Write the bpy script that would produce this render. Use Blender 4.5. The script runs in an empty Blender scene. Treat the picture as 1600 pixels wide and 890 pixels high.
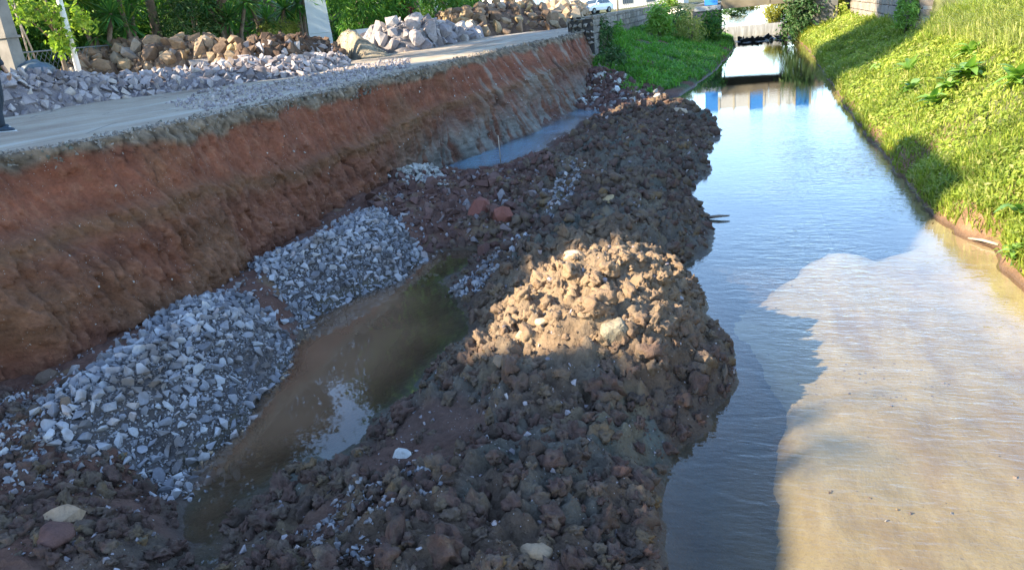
import bpy, bmesh, math, random
import numpy as np
from mathutils import Vector, Matrix

random.seed(7)
rng = np.random.default_rng(7)
S = bpy.context.scene
COL = S.collection

# ------------------------------------------------------------------ camera
F_PX, CX, CY, EYE = 1200.0, 800.0, 445.0, 3.6
_dn = np.array([336.0, 3397.0, F_PX]); _dn /= np.linalg.norm(_dn)
_up = -_dn
def _hor(x): return CY - ((x - CX) * _dn[0] + F_PX * _dn[2]) / _dn[1]
_Y = np.array([1172.0 - CX, _hor(1172.0) - CY, F_PX]); _Y /= np.linalg.norm(_Y)
CM = np.array([np.cross(_Y, _up), _Y, _up])          # camera axes (right, down, forward) -> world
cam = bpy.data.objects.new('camera', bpy.data.cameras.new('camera'))
COL.objects.link(cam)
cam.data.sensor_width = 36.0
cam.data.sensor_fit = 'HORIZONTAL'
cam.data.lens = F_PX / 1600.0 * 36.0
cam.data.clip_start = 0.05
cam.data.clip_end = 3000.0
_m = Matrix.Identity(4)
for r in range(3):
    _m[r][0] = CM[r][0]; _m[r][1] = -CM[r][1]; _m[r][2] = -CM[r][2]
_m[2][3] = EYE
cam.matrix_world = _m
S.camera = cam

# ------------------------------------------------------------------ light
SUN_EL = math.radians(30)
SUN_AZ = math.radians(33)                            # direction the light travels, from +X towards +Y
SUND = Vector((math.cos(SUN_AZ) * math.cos(SUN_EL), math.sin(SUN_AZ) * math.cos(SUN_EL), -math.sin(SUN_EL)))
W = bpy.data.worlds.new('World'); S.world = W; W.use_nodes = True
_nt = W.node_tree
_sky = _nt.nodes.new('ShaderNodeTexSky'); _sky.sky_type = 'NISHITA'; _sky.sun_disc = False
_sky.sun_elevation = SUN_EL
_sky.sun_rotation = math.atan2(-SUND.x, -SUND.y)
_sky.air_density = 1.0; _sky.dust_density = 0.1; _sky.ozone_density = 2.6; _sky.altitude = 300
_bg = _nt.nodes['Background']; _bg.inputs['Strength'].default_value = 0.15
_nt.links.new(_sky.outputs[0], _bg.inputs[0])
sun = bpy.data.lights.new('sun', 'SUN'); sun.energy = 4.3; sun.angle = math.radians(0.5); sun.color = (1.0, 0.86, 0.64)
sun_o = bpy.data.objects.new('sun', sun); COL.objects.link(sun_o)
sun_o.rotation_euler = SUND.to_track_quat('-Z', 'Y').to_euler()
sun_o.location = (-30, -20, 40)
S.view_settings.view_transform = 'Standard'; S.view_settings.look = 'None'
S.view_settings.gamma = 1.0; S.view_settings.exposure = 2.12
S.render.engine = 'CYCLES'
S.cycles.max_bounces = 6; S.cycles.diffuse_bounces = 3; S.cycles.glossy_bounces = 3
S.cycles.transparent_max_bounces = 8; S.cycles.caustics_reflective = False; S.cycles.caustics_refractive = False
S.cycles.use_denoising = True

# ------------------------------------------------------------------ picture helpers
C0 = np.array([0.0, 0.0, EYE])
def ray(px, py): return CM @ np.array([px - CX, py - CY, F_PX])
def at(px, py, z=0.0):
    d = ray(px, py); return C0 + d * ((z - EYE) / d[2])
def atX(px, py, X):
    d = ray(px, py); return C0 + d * (X / d[0])
def atY(px, py, Y):
    d = ray(px, py); return C0 + d * (Y / d[1])

# ------------------------------------------------------------------ noise
def _hash(ix, iy, iz, seed):
    with np.errstate(over='ignore'):
        h = (ix.astype(np.int64) * 374761393 + iy.astype(np.int64) * 668265263 + iz.astype(np.int64) * 2147483647 + seed * 974634521) & 0xFFFFFFFF
        h = ((h ^ (h >> 13)) * 1274126177) & 0xFFFFFFFF
        h = ((h ^ (h >> 16)) * 2246822519) & 0xFFFFFFFF
        h = h ^ (h >> 15)
    return (h & 0xFFFFFF) / float(0x1000000)
def vnoise(x, y, z=None, seed=0):
    if z is None: z = np.zeros_like(x)
    x0 = np.floor(x); y0 = np.floor(y); z0 = np.floor(z)
    fx, fy, fz = x - x0, y - y0, z - z0
    fx = fx * fx * (3 - 2 * fx); fy = fy * fy * (3 - 2 * fy); fz = fz * fz * (3 - 2 * fz)
    r = 0
    for dx in (0, 1):
        for dy in (0, 1):
            for dz in (0, 1):
                w = (fx if dx else 1 - fx) * (fy if dy else 1 - fy) * (fz if dz else 1 - fz)
                r = r + w * _hash(x0 + dx, y0 + dy, z0 + dz, seed)
    return r * 2 - 1
def fbm(x, y, z=None, oct=4, seed=0, gain=0.5):
    a, s, r = 1.0, 1.0, 0
    for o in range(oct):
        r = r + a * vnoise(x * s, y * s, None if z is None else z * s, seed + o * 17); a *= gain; s *= 2.03
    return r
def bumps(x, y, cell, seed=0):
    """rounded lumps: 0..1, one dome in each jittered cell"""
    X, Y = x / cell, y / cell
    x0, y0 = np.floor(X), np.floor(Y); r = np.zeros_like(x)
    for dx in (-1, 0, 1):
        for dy in (-1, 0, 1):
            ix, iy = x0 + dx, y0 + dy; z = np.zeros_like(ix)
            jx = ix + 0.5 + 0.42 * (2 * _hash(ix, iy, z, seed) - 1); jy = iy + 0.5 + 0.42 * (2 * _hash(ix, iy, z, seed + 5) - 1)
            rad = 0.35 + 0.55 * _hash(ix, iy, z, seed + 9)
            d2 = ((X - jx) ** 2 + (Y - jy) ** 2) / rad ** 2
            r = np.maximum(r, rad * np.sqrt(np.clip(1 - d2, 0, 1)))
    return r
def sstep(a, b, x):
    t = np.clip((x - a) / (b - a), 0, 1); return t * t * (3 - 2 * t)
def inpoly(x, y, poly):
    p = np.asarray(poly); n = len(p); r = np.zeros(np.shape(x), bool); j = n - 1
    for i in range(n):
        xi, yi, xj, yj = p[i][0], p[i][1], p[j][0], p[j][1]
        c = ((yi > y) != (yj > y)) & (x < (xj - xi) * (y - yi) / (yj - yi + 1e-12) + xi)
        r ^= c; j = i
    return r
class Field:
    def __init__(s, pts, c=0.25):
        s.p = np.array(pts, float); s.c2 = c * c; n = len(s.p)
        d = np.sqrt(((s.p[:, None, :2] - s.p[None, :, :2]) ** 2).sum(-1) + s.c2)
        A = np.zeros((n + 3, n + 3)); A[:n, :n] = d - np.eye(n) * 0.02; A[:n, n] = 1; A[:n, n + 1:] = s.p[:, :2]
        A[n, :n] = 1; A[n + 1:, :n] = s.p[:, :2].T
        s.w = np.linalg.lstsq(A, np.concatenate([s.p[:, 2], [0, 0, 0]]), rcond=None)[0]
    def __call__(s, x, y):
        sh = np.shape(x); x = np.ravel(x); y = np.ravel(y); r = np.empty(len(x)); n = len(s.p)
        for i in range(0, len(x), 40000):
            a, b = x[i:i + 40000], y[i:i + 40000]
            d = np.sqrt((a[:, None] - s.p[None, :, 0]) ** 2 + (b[:, None] - s.p[None, :, 1]) ** 2 + s.c2)
            r[i:i + 40000] = d @ s.w[:n] + s.w[n] + a * s.w[n + 1] + b * s.w[n + 2]
        return r.reshape(sh)

# ------------------------------------------------------------------ mesh helpers
def mesh_np(name, V, Fs, mat=None, smooth=True, col=None):
    V = np.asarray(V, np.float32).reshape(-1, 3)
    if not isinstance(Fs, (list, tuple)): Fs = [Fs]
    Fs = [np.asarray(f, np.int32) for f in Fs if len(f)]
    me = bpy.data.meshes.new(name)
    idx = np.concatenate([f.ravel() for f in Fs]); tot = np.concatenate([np.full(len(f), f.shape[1], np.int32) for f in Fs])
    st = np.concatenate([[0], np.cumsum(tot)[:-1]]).astype(np.int32)
    me.vertices.add(len(V)); me.vertices.foreach_set('co', V.ravel())
    me.loops.add(len(idx)); me.loops.foreach_set('vertex_index', idx)
    me.polygons.add(len(tot)); me.polygons.foreach_set('loop_start', st); me.polygons.foreach_set('loop_total', tot)
    me.polygons.foreach_set('use_smooth', np.full(len(tot), bool(smooth)))
    if col is not None:
        a = me.color_attributes.new('Col', 'FLOAT_COLOR', 'POINT')
        c4 = np.ones((len(V), 4), np.float32); c4[:, :3] = col; a.data.foreach_set('color', c4.ravel())
    me.update(calc_edges=True); me.validate()
    if mat: me.materials.append(mat)
    return me
def link(name, me, parent=None, loc=(0, 0, 0)):
    o = bpy.data.objects.new(name, me); COL.objects.link(o); o.location = loc
    if parent: o.parent = parent
    return o
def tag(o, label=None, cat=None, group=None, kind=None):
    if label: o['label'] = label
    if cat: o['category'] = cat
    if group: o['group'] = group
    if kind: o['kind'] = kind
    return o
def empty(name, loc, label, cat, group=None):
    o = bpy.data.objects.new(name, None); COL.objects.link(o); o.location = loc; o.empty_display_size = 0.2
    return tag(o, label, cat, group)
class MB:
    """collects geometry for ONE mesh object"""
    def __init__(s): s.v = []; s.f = {}; s.n = 0; s.c = []
    def add(s, V, F, col=None):
        V = np.asarray(V, float).reshape(-1, 3); s.v.append(V)
        for f in (F if isinstance(F, list) and len(F) and isinstance(F[0], np.ndarray) else [np.asarray(F)]):
            if len(f): s.f.setdefault(f.shape[1], []).append(f + s.n)
        if col is not None: s.c.append(np.broadcast_to(col, V.shape))
        s.n += len(V); return s
    def box(s, c, d, R=None, jit=0.0):
        c = np.asarray(c, float); d = np.asarray(d, float) / 2
        V = np.array([[x, y, z] for x in (-1, 1) for y in (-1, 1) for z in (-1, 1)], float) * d
        if jit: V += rng.uniform(-jit, jit, V.shape)
        if R is not None: V = V @ np.asarray(R).T
        return s.add(V + c, np.array([[0, 1, 3, 2], [4, 6, 7, 5], [0, 4, 5, 1], [2, 3, 7, 6], [0, 2, 6, 4], [1, 5, 7, 3]]))
    def tube(s, P, r, n=8, cap=True):
        P = np.asarray(P, float); k = len(P); r = np.broadcast_to(r, (k,))
        T = np.gradient(P, axis=0) if k > 2 else np.repeat((P[1] - P[0])[None], k, 0)
        T /= np.linalg.norm(T, axis=1)[:, None] + 1e-9
        ref = np.array([0, 0, 1.0]) if abs(T[0][2]) < 0.9 else np.array([1.0, 0, 0])
        V = []
        for i in range(k):
            a = np.cross(T[i], ref); a /= np.linalg.norm(a) + 1e-9; b = np.cross(T[i], a)
            th = np.linspace(0, 2 * np.pi, n, endpoint=False)
            V.append(P[i] + r[i] * (np.cos(th)[:, None] * a + np.sin(th)[:, None] * b))
        V = np.concatenate(V); F = []
        for i in range(k - 1):
            for j in range(n):
                F.append([i * n + j, i * n + (j + 1) % n, (i + 1) * n + (j + 1) % n, (i + 1) * n + j])
        fs = [np.array(F)]
        if cap: fs += [np.array([list(range(n))[::-1]]), np.array([[(k - 1) * n + j for j in range(n)]])]
        return s.add(V, fs)
    def build(s, name, mat, parent=None, smooth=False, loc=(0, 0, 0)):
        V = np.concatenate(s.v); Fs = [np.concatenate(f) for f in s.f.values()]
        me = mesh_np(name, V, Fs, mat, smooth, np.concatenate(s.c) if s.c else None)
        return link(name, me, parent, loc)
def grid_faces(nr, nc):
    i = np.arange(nr * nc).reshape(nr, nc)
    return np.stack([i[:-1, :-1].ravel(), i[:-1, 1:].ravel(), i[1:, 1:].ravel(), i[1:, :-1].ravel()], 1)
def rotm(n):
    """n random rotation matrices"""
    q = rng.normal(size=(n, 4)); q /= np.linalg.norm(q, axis=1)[:, None]; a, b, c, d = q.T
    return np.stack([np.stack([1 - 2 * (c * c + d * d), 2 * (b * c - a * d), 2 * (b * d + a * c)], 1),
                     np.stack([2 * (b * c + a * d), 1 - 2 * (b * b + d * d), 2 * (c * d - a * b)], 1),
                     np.stack([2 * (b * d - a * c), 2 * (c * d + a * b), 1 - 2 * (b * b + c * c)], 1)], 1)
def rock_variant(n=14, squash=(1, .8, .65), seed=0):
    r = np.random.default_rng(seed); p = r.normal(size=(n, 3)); p /= np.linalg.norm(p, axis=1)[:, None]
    p *= r.uniform(.75, 1.05, (n, 1)); p *= np.array(squash) * r.uniform(.85, 1.15, 3)
    bm = bmesh.new(); vs = [bm.verts.new(v) for v in p]
    g = bmesh.ops.convex_hull(bm, input=vs)
    bmesh.ops.delete(bm, geom=[v for v in bm.verts if not v.link_faces], context='VERTS')
    bmesh.ops.triangulate(bm, faces=bm.faces[:])
    bm.verts.index_update(); V = np.array([v.co[:] for v in bm.verts]); F = np.array([[v.index for v in f.verts] for f in bm.faces]); bm.free()
    return V, F
def clod_variant(sub=2, amp=.35, seed=0, freq=1.6):
    bm = bmesh.new(); bmesh.ops.create_icosphere(bm, subdivisions=sub, radius=1.0)
    bm.verts.index_update(); V = np.array([v.co[:] for v in bm.verts]); F = np.array([[v.index for v in f.verts] for f in bm.faces]); bm.free()
    d = fbm(V[:, 0] * freq + seed * 7.3, V[:, 1] * freq + seed * 3.1, V[:, 2] * freq, 3, seed)
    V = V * (1 + amp * d)[:, None] * np.array([1, .85, .72]); return V, F
ROCKS = [rock_variant(seed=i, n=9 + i % 4) for i in range(10)]
FLATS = [rock_variant(seed=40 + i, n=10, squash=(1, .75, .38)) for i in range(6)]
CLODS = [clod_variant(3, .62, i, 2.3) for i in range(8)]
BOULDERS = [rock_variant(seed=120 + i, n=18 + i % 6, squash=(1, .82, .72)) for i in range(10)]
CLODS_LOW = [clod_variant(2, .55, i, 2.0) for i in range(8)]
CRUMBS = [rock_variant(seed=80 + i, n=11, squash=(1, .85, .75)) for i in range(8)]
def place(name, variants, P, R, sc, mat, parent, stuff_name=None, limit=300, cols=None, smooth=False, fine=False):
    """the `limit` pieces that show largest become objects of their own, the rest one joined part"""
    n = len(P)
    if n == 0: return
    sc = np.asarray(sc); dist = np.linalg.norm(P - C0, axis=1)
    s1 = sc if sc.ndim == 1 else sc.max(1)
    order = np.argsort(-(s1 / dist)); vi = rng.integers(0, len(variants), n); RM = rotm(n) if R is None else R
    base = np.array(parent.location) if parent else np.zeros(3)
    mes = [mesh_np(name, v, f, mat, smooth) for v, f in variants]
    for k in order[:limit]:
        o = bpy.data.objects.new(name, mes[vi[k]]); COL.objects.link(o); o.parent = parent
        s = sc[k] if sc.ndim == 2 else (sc[k],) * 3
        m = Matrix([list(RM[k][0]), list(RM[k][1]), list(RM[k][2])]).to_4x4() @ Matrix.Diagonal((*s, 1.0))
        m.translation = Vector(P[k] - base); o.matrix_local = m
    rest = order[limit:]
    if len(rest):
        Vs, Fs, off = [], [], 0
        for q in range(len(variants)):
            sel = rest[vi[rest] == q]
            if not len(sel): continue
            v, f = (CLODS_LOW if variants is CLODS and not fine else variants)[q]; s = sc[sel] if sc.ndim == 2 else np.repeat(sc[sel][:, None], 3, 1)
            X = np.einsum('nij,nkj->nki', RM[sel], v[None] * s[:, None, :]) + (P[sel] - base)[:, None, :]
            Vs.append(X.reshape(-1, 3)); Fs.append((f[None] + (np.arange(len(sel)) * len(v))[:, None, None]).reshape(-1, 3) + off); off += X.shape[0] * X.shape[1]
        o = link(stuff_name or ('loose_' + name), mesh_np(stuff_name or name, np.concatenate(Vs), np.concatenate(Fs), mat, smooth), parent)
        o['kind'] = 'stuff'

# ------------------------------------------------------------------ materials
class NT:
    def __init__(s, name):
        s.m = bpy.data.materials.new(name); s.m.use_nodes = True; s.t = s.m.node_tree; s.t.nodes.clear()
        s.out = s.n('OutputMaterial')
    def n(s, kind, **k):
        nd = s.t.nodes.new('ShaderNode' + kind)
        for a, b in k.items(): setattr(nd, a, b)
        return nd
    def l(s, a, b): s.t.links.new(a, b)
    def set(s, sock, v):
        if isinstance(v, bpy.types.NodeSocket): s.l(v, sock)
        else: sock.default_value = v
    def pos(s): return s.n('NewGeometry').outputs['Position']
    def obj(s): return s.n('TexCoord').outputs['Object']
    def noise(s, vec, scale, detail=4, rough=.55, out='Fac', dist=0.0):
        nd = s.n('TexNoise'); s.l(vec, nd.inputs['Vector']); nd.inputs['Scale'].default_value = scale
        nd.inputs['Detail'].default_value = detail; nd.inputs['Roughness'].default_value = rough; nd.inputs['Distortion'].default_value = dist
        return nd.outputs[out]
    def vor(s, vec, scale, feature='F1', out='Distance'):
        nd = s.n('TexVoronoi', feature=feature); s.l(vec, nd.inputs['Vector']); nd.inputs['Scale'].default_value = scale; return nd.outputs[out]
    def math(s, op, a, b=0.0, clamp=False):
        nd = s.n('Math', operation=op, use_clamp=clamp); s.set(nd.inputs[0], a); s.set(nd.inputs[1], b); return nd.outputs[0]
    def mapr(s, v, a, b, c=0.0, d=1.0):
        nd = s.n('MapRange'); s.set(nd.inputs[0], v)
        for i, x in enumerate((a, b, c, d)): nd.inputs[i + 1].default_value = x
        return nd.outputs[0]
    def ramp(s, v, stops):
        nd = s.n('ValToRGB'); s.l(v, nd.inputs[0]); e = nd.color_ramp.elements
        while len(e) < len(stops): e.new(0.5)
        for k, (p, c) in zip(e, stops): k.position = p; k.color = (*c, 1.0)
        return nd.outputs[0]
    def mix(s, fac, a, b, blend='MIX'):
        nd = s.n('Mix', data_type='RGBA', blend_type=blend); s.set(nd.inputs[0], fac)
        for sk, v in ((nd.inputs[6], a), (nd.inputs[7], b)):
            if isinstance(v, bpy.types.NodeSocket): s.l(v, sk)
            else: sk.default_value = (*v, 1.0) if len(v) == 3 else v
        return nd.outputs[2]
    def mapping(s, vec, scale=(1, 1, 1), rot=(0, 0, 0)):
        nd = s.n('Mapping'); s.l(vec, nd.inputs[0]); nd.inputs['Scale'].default_value = scale; nd.inputs['Rotation'].default_value = rot; return nd.outputs[0]
    def bump(s, h, strength=.5, dist=.02, nrm=None):
        nd = s.n('Bump'); nd.inputs['Strength'].default_value = strength; nd.inputs['Distance'].default_value = dist; s.l(h, nd.inputs['Height'])
        if nrm: s.l(nrm, nd.inputs['Normal'])
        return nd.outputs[0]
    def bsdf(s, color, rough=.9, normal=None, spec=.3, metallic=0.0):
        nd = s.n('BsdfPrincipled'); s.set(nd.inputs['Base Color'], color if isinstance(color, bpy.types.NodeSocket) else (*color, 1.0))
        s.set(nd.inputs['Roughness'], rough); nd.inputs['Specular IOR Level'].default_value = spec; nd.inputs['Metallic'].default_value = metallic
        if normal: s.l(normal, nd.inputs['Normal'])
        return nd.outputs[0]
    def done(s, sh): s.l(sh, s.out.inputs['Surface']); return s.m
    def rnd(s):
        a = s.n('ObjectInfo').outputs['Random']; b = s.n('NewGeometry').outputs['Random Per Island']
        return s.math('FRACT', s.math('ADD', a, b))

def soil_mat(name, bump1=.5, bump2=.35, scale=1.0, wet=None):
    t = NT(name); p = t.pos(); c = t.n('Attribute', attribute_name='Col').outputs['Color']
    n1 = t.noise(p, 3.0 * scale, 5); n2 = t.noise(p, 22 * scale, 5, .65); n3 = t.noise(p, 90 * scale, 3, .6)
    k = t.math('ADD', t.math('MULTIPLY', n1, .9), t.math('MULTIPLY', n2, .75)); k = t.math('ADD', k, t.math('MULTIPLY', n3, .35))
    cc = t.mix(1.0, c, t.ramp(t.mapr(k, .6, 1.45), [(0, (.5, .48, .47)), (.5, (.95, .95, .95)), (1, (1.55, 1.5, 1.45))]), 'MULTIPLY')
    sp = t.math('LESS_THAN', t.vor(p, 26 * scale), .12)
    cc = t.mix(t.math('MULTIPLY', sp, t.math('GREATER_THAN', t.noise(p, 5, 2), .55)), cc, (.34, .31, .28))
    nb = t.bump(n3, bump2, .012, t.bump(n2, bump1, .04))
    z = t.n('SeparateXYZ'); t.l(p, z.inputs[0])
    w = t.mapr(z.outputs[2], .02, .10, .55, 1.0)          # mud below the splash line is wet and darker
    cc = t.mix(1.0, cc, t.n('CombineColor').outputs[0], 'MULTIPLY') if False else t.mix(t.math('SUBTRACT', 1.0, w), cc, (.03, .024, .018))
    return t.done(t.bsdf(cc, t.mapr(z.outputs[2], .0, .12, .45, .95), nb, .25))
def rock_mat(name, stops, bump=.4, speck=None, scale=1.0, rough=.85, zone=0.0, mound=False):
    t = NT(name); p = t.pos(); r = t.rnd()
    if zone: r = t.math('ADD', t.math('MULTIPLY', r, 1 - zone), t.math('MULTIPLY', t.mapr(t.noise(p, 2.8, 4, .65), .25, .72), zone), True)
    n1 = t.noise(p, 9 * scale, 5, .6); n2 = t.noise(p, 60 * scale, 4, .6)
    c = t.ramp(r, stops)
    c = t.mix(1.0, c, t.ramp(t.math('ADD', t.math('MULTIPLY', n1, .6), t.math('MULTIPLY', n2, .4)), [(.3, (.62, .61, .6)), (.5, (1, 1, 1)), (.7, (1.3, 1.28, 1.25))]), 'MULTIPLY')
    if mound:                                         # sunlit look of the mound painted in: clods mixed towards tan
        m_ = t.n('Vector' + 'Math', operation='DISTANCE'); t.l(t.mapping(p, (.8, .53, 0)), m_.inputs[0]); m_.inputs[1].default_value = (-1.75 * .8, 8.3 * .53, 0)
        c = t.mix(t.mapr(m_.outputs['Value'], 1.45, .75, 0, .85), c, t.mix(r, (.22, .145, .085), (.31, .215, .13)))
    if speck: c = t.mix(t.mapr(t.noise(p, 4 * scale, 3), .52, .66), c, speck)
    nb = t.bump(n2, bump, .02 if mound else .01, t.bump(n1, bump, .04))
    return t.done(t.bsdf(c, rough, nb, .3))
def leaf_mat(name, c0, c1, c2=None, trans=.35, rough=.5):
    t = NT(name); r = t.n('NewGeometry').outputs['Random Per Island']; r = t.math('FRACT', t.math('ADD', r, t.n('ObjectInfo').outputs['Random']))
    p = t.pos(); n = t.noise(p, .8, 3)
    stops = [(0, c0), (.75, c1), (1, c2 or c1)]
    c = t.ramp(r, stops); c = t.mix(1.0, c, t.ramp(n, [(.3, (.65, .7, .65)), (.65, (1.25, 1.2, 1.1))]), 'MULTIPLY')
    b = t.bsdf(c, rough, None, .25); tr = t.n('BsdfTranslucent'); t.l(t.mix(1.0, c, (1.15, 1.2, .6), 'MULTIPLY'), tr.inputs[0])
    ms = t.n('MixShader'); ms.inputs[0].default_value = trans; t.l(b, ms.inputs[1]); t.l(tr.outputs[0], ms.inputs[2])
    return t.done(ms.outputs[0])
def plain_mat(name, c, rough=.6, var=.25, scale=4.0, bump=.15, spec=.4, metallic=0.0, dirt=None):
    t = NT(name); p = t.pos(); n = t.noise(p, scale, 5, .6); n2 = t.noise(p, scale * 12, 3)
    cc = t.mix(1.0, c, t.ramp(n, [(.3, (1 - var,) * 3), (.7, (1 + var,) * 3)]), 'MULTIPLY')
    if dirt: cc = t.mix(t.mapr(t.noise(t.mapping(p, (1, 1, .25)), scale * .7, 4), .5, .72), cc, dirt)
    return t.done(t.bsdf(cc, rough, t.bump(n2, bump, .01), spec, metallic))
def glass_mat(name, c=(.03, .045, .06)):
    t = NT(name); return t.done(t.bsdf(c, .06, None, .8))

M = {}
M['soil'] = soil_mat('excavated_soil', .9, .6)
M['cut'] = soil_mat('cut_soil', 1.0, .7, 1.0)
M['clod'] = rock_mat('clod_soil', [(0, (.042, .028, .021)), (.3, (.082, .056, .040)), (.45, (.108, .060, .045)), (.6, (.13, .092, .066)), (.75, (.145, .10, .06)), (.86, (.18, .105, .045)), (.93, (.12, .115, .09)), (1, (.10, .112, .092))], .8, None, 1.0, .9, .6, True)
M['earthclod'] = rock_mat('dark_earth', [(0, (.075, .045, .032)), (.6, (.12, .075, .05)), (1, (.16, .105, .07))], .7)
M['redclod'] = rock_mat('red_clod', [(0, (.075, .042, .034)), (.5, (.13, .065, .05)), (.8, (.16, .095, .075)), (1, (.22, .20, .20))], .6)
M['gravel'] = rock_mat('crushed_rock', [(0, (.12, .115, .12)), (.25, (.20, .195, .205)), (.55, (.29, .28, .285)), (.85, (.40, .385, .375)), (1, (.33, .275, .25))], .35, (.16, .13, .11), .5)
M['gravel2'] = rock_mat('crushed_rock_lilac', [(0, (.17, .145, .145)), (.4, (.27, .235, .235)), (.8, (.37, .325, .315)), (1, (.44, .38, .34))], .35)
M['brownrock'] = rock_mat('brown_rock', [(0, (.12, .08, .055)), (.35, (.21, .14, .09)), (.7, (.31, .22, .14)), (.9, (.36, .25, .12)), (1, (.30, .27, .25))], .6)
M['tanrock'] = rock_mat('tan_rock', [(0, (.28, .19, .12)), (.5, (.38, .27, .17)), (1, (.44, .33, .22))], .5)
M['redrock'] = rock_mat('red_rock', [(0, (.17, .062, .044)), (1, (.24, .09, .062))], .5)
M['palerock'] = rock_mat('pale_rock', [(0, (.34, .32, .28)), (1, (.46, .44, .39))], .4)
M['clay'] = rock_mat('clay', [(0, (.24, .205, .14)), (1, (.27, .23, .16))], .9, (.17, .13, .085), 2.0)
M['whiterock'] = rock_mat('white_rock', [(0, (.62, .62, .6)), (1, (.72, .72, .69))], .3)
M['wallstone'] = rock_mat('masonry_stone', [(0, (.17, .14, .115)), (.5, (.25, .21, .17)), (.85, (.30, .265, .22)), (1, (.2, .17, .15))], .5, (.10, .10, .075))
M['wallstone2'] = rock_mat('pale_masonry', [(0, (.22, .18, .145)), (.6, (.30, .25, .205)), (1, (.25, .225, .20))], .5)
M['darkrock'] = rock_mat('wet_rock', [(0, (.03, .03, .032)), (1, (.07, .065, .06))], .4, None, 1.0, .4)
M['sandheap'] = rock_mat('pale_sand', [(0, (.28, .24, .175)), (1, (.33, .28, .21))], .6, None, 2.0)
M['mortar'] = plain_mat('mortar', (.33, .31, .27), .9, .3)
M['concrete'] = plain_mat('concrete', (.36, .355, .34), .85, .2, 2.0, .2, .3, 0, (.24, .23, .21))
M['shadeconcrete'] = plain_mat('shade_dark_concrete', (.13, .125, .115), .9, .25, 1.5, .2)  # concrete darkened to stand for the shade under the deck
M['pillar'] = plain_mat('painted_concrete', (.50, .56, .58), .8, .08, .8, .1, .3, 0, (.42, .45, .45))
M['polewhite'] = plain_mat('white_paint', (.74, .75, .74), .5, .08)
M['poleconc'] = plain_mat('pole_concrete', (.22, .20, .175), .9, .2, 3.0)
M['metal'] = plain_mat('fence_metal', (.17, .19, .19), .45, .2, 6, .1, .5, .6)
M['darkmetal'] = plain_mat('dark_metal', (.07, .08, .1), .5, .2)
M['sheet'] = plain_mat('sheet_metal', (.66, .69, .70), .45, .1, 2, .1, .5, .2)
M['whitewall'] = plain_mat('white_wall', (.50, .49, .46), .85, .08, .7, .1, .3, 0, (.36, .34, .31))
M['beigewall'] = plain_mat('beige_wall', (.48, .43, .33), .85, .12, .9, .1)
M['fascia'] = plain_mat('bridge_fascia', (.15, .125, .085), .9, .25, 1.2, .2, .3, 0, (.12, .11, .09))
M['bluepaint'] = plain_mat('blue_paint', (.03, .20, .55), .55, .08, 1.0, .05)
M['bark'] = plain_mat('bark', (.16, .125, .095), .95, .35, 5.0, .7)
M['wood'] = plain_mat('dry_wood', (.42, .33, .24), .85, .25, 8.0, .4)
M['glass'] = glass_mat('window_glass')
M['roofing'] = plain_mat('roofing', (.22, .11, .08), .85, .2)
M['carpaint'] = plain_mat('white_car_paint', (.78, .79, .80), .25, .02, 1, .0, .6)
M['tyre'] = plain_mat('tyre_rubber', (.025, .025, .027), .8, .1)
M['lamp'] = plain_mat('lamp_glass', (.7, .7, .7), .15, .02)
M['redlamp'] = plain_mat('tail_lamp', (.35, .02, .02), .2, .02)
M['navy'] = plain_mat('navy_cloth', (.022, .030, .042), .9, .25, 9.0, .4)
M['shoe'] = plain_mat('shoe_fabric', (.03, .05, .075), .7, .2, 20, .2)
M['sole'] = plain_mat('shoe_sole', (.55, .57, .58), .7, .1)
M['skin'] = plain_mat('skin', (.36, .21, .14), .6, .08)
M['hair'] = plain_mat('hair', (.02, .015, .012), .7, .2)
M['pink'] = plain_mat('pink_cloth', (.62, .20, .20), .9, .15)
M['tarp'] = plain_mat('blue_grey_tarp', (.07, .10, .13), .45, .2, 6, .3)
M['bluebit'] = plain_mat('blue_plastic', (.05, .15, .28), .4, .1)
M['grass'] = leaf_mat('grass_leaf', (.18, .27, .04), (.33, .385, .065), (.47, .44, .17), .45)
M['shadegrass'] = leaf_mat('slope_grass', (.085, .24, .04), (.15, .37, .05), (.26, .36, .11), .4)
M['straw'] = leaf_mat('straw_grass', (.25, .31, .07), (.36, .40, .12), (.48, .44, .22), .4)
M['broad'] = leaf_mat('broad_leaf', (.14, .29, .05), (.24, .40, .08), (.30, .46, .16), .4, .4)
M['tree'] = leaf_mat('tree_leaf', (.035, .12, .025), (.08, .21, .04), (.18, .29, .045), .4)
M['darkenedtree'] = leaf_mat('darkened_tree_leaf', (.012, .030, .010), (.028, .055, .018), (.05, .07, .025), .15)  # tree leaf darkened so the pool mirrors dark crowns
M['brighttree'] = leaf_mat('bright_leaf', (.10, .20, .03), (.21, .32, .04), (.30, .38, .08), .45)
M['yucca'] = leaf_mat('strap_leaf', (.04, .14, .045), (.08, .23, .055), (.24, .34, .07), .35, .4)
M['bush'] = leaf_mat('bush_leaf', (.035, .10, .03), (.075, .15, .05), (.16, .20, .10), .3)
M['yellowtree'] = leaf_mat('yellow_leaf', (.25, .25, .03), (.36, .33, .04), (.3, .3, .06), .4)
M['purple'] = leaf_mat('purple_leaf', (.10, .02, .03), (.18, .05, .06), (.35, .2, .2), .3)

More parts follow.
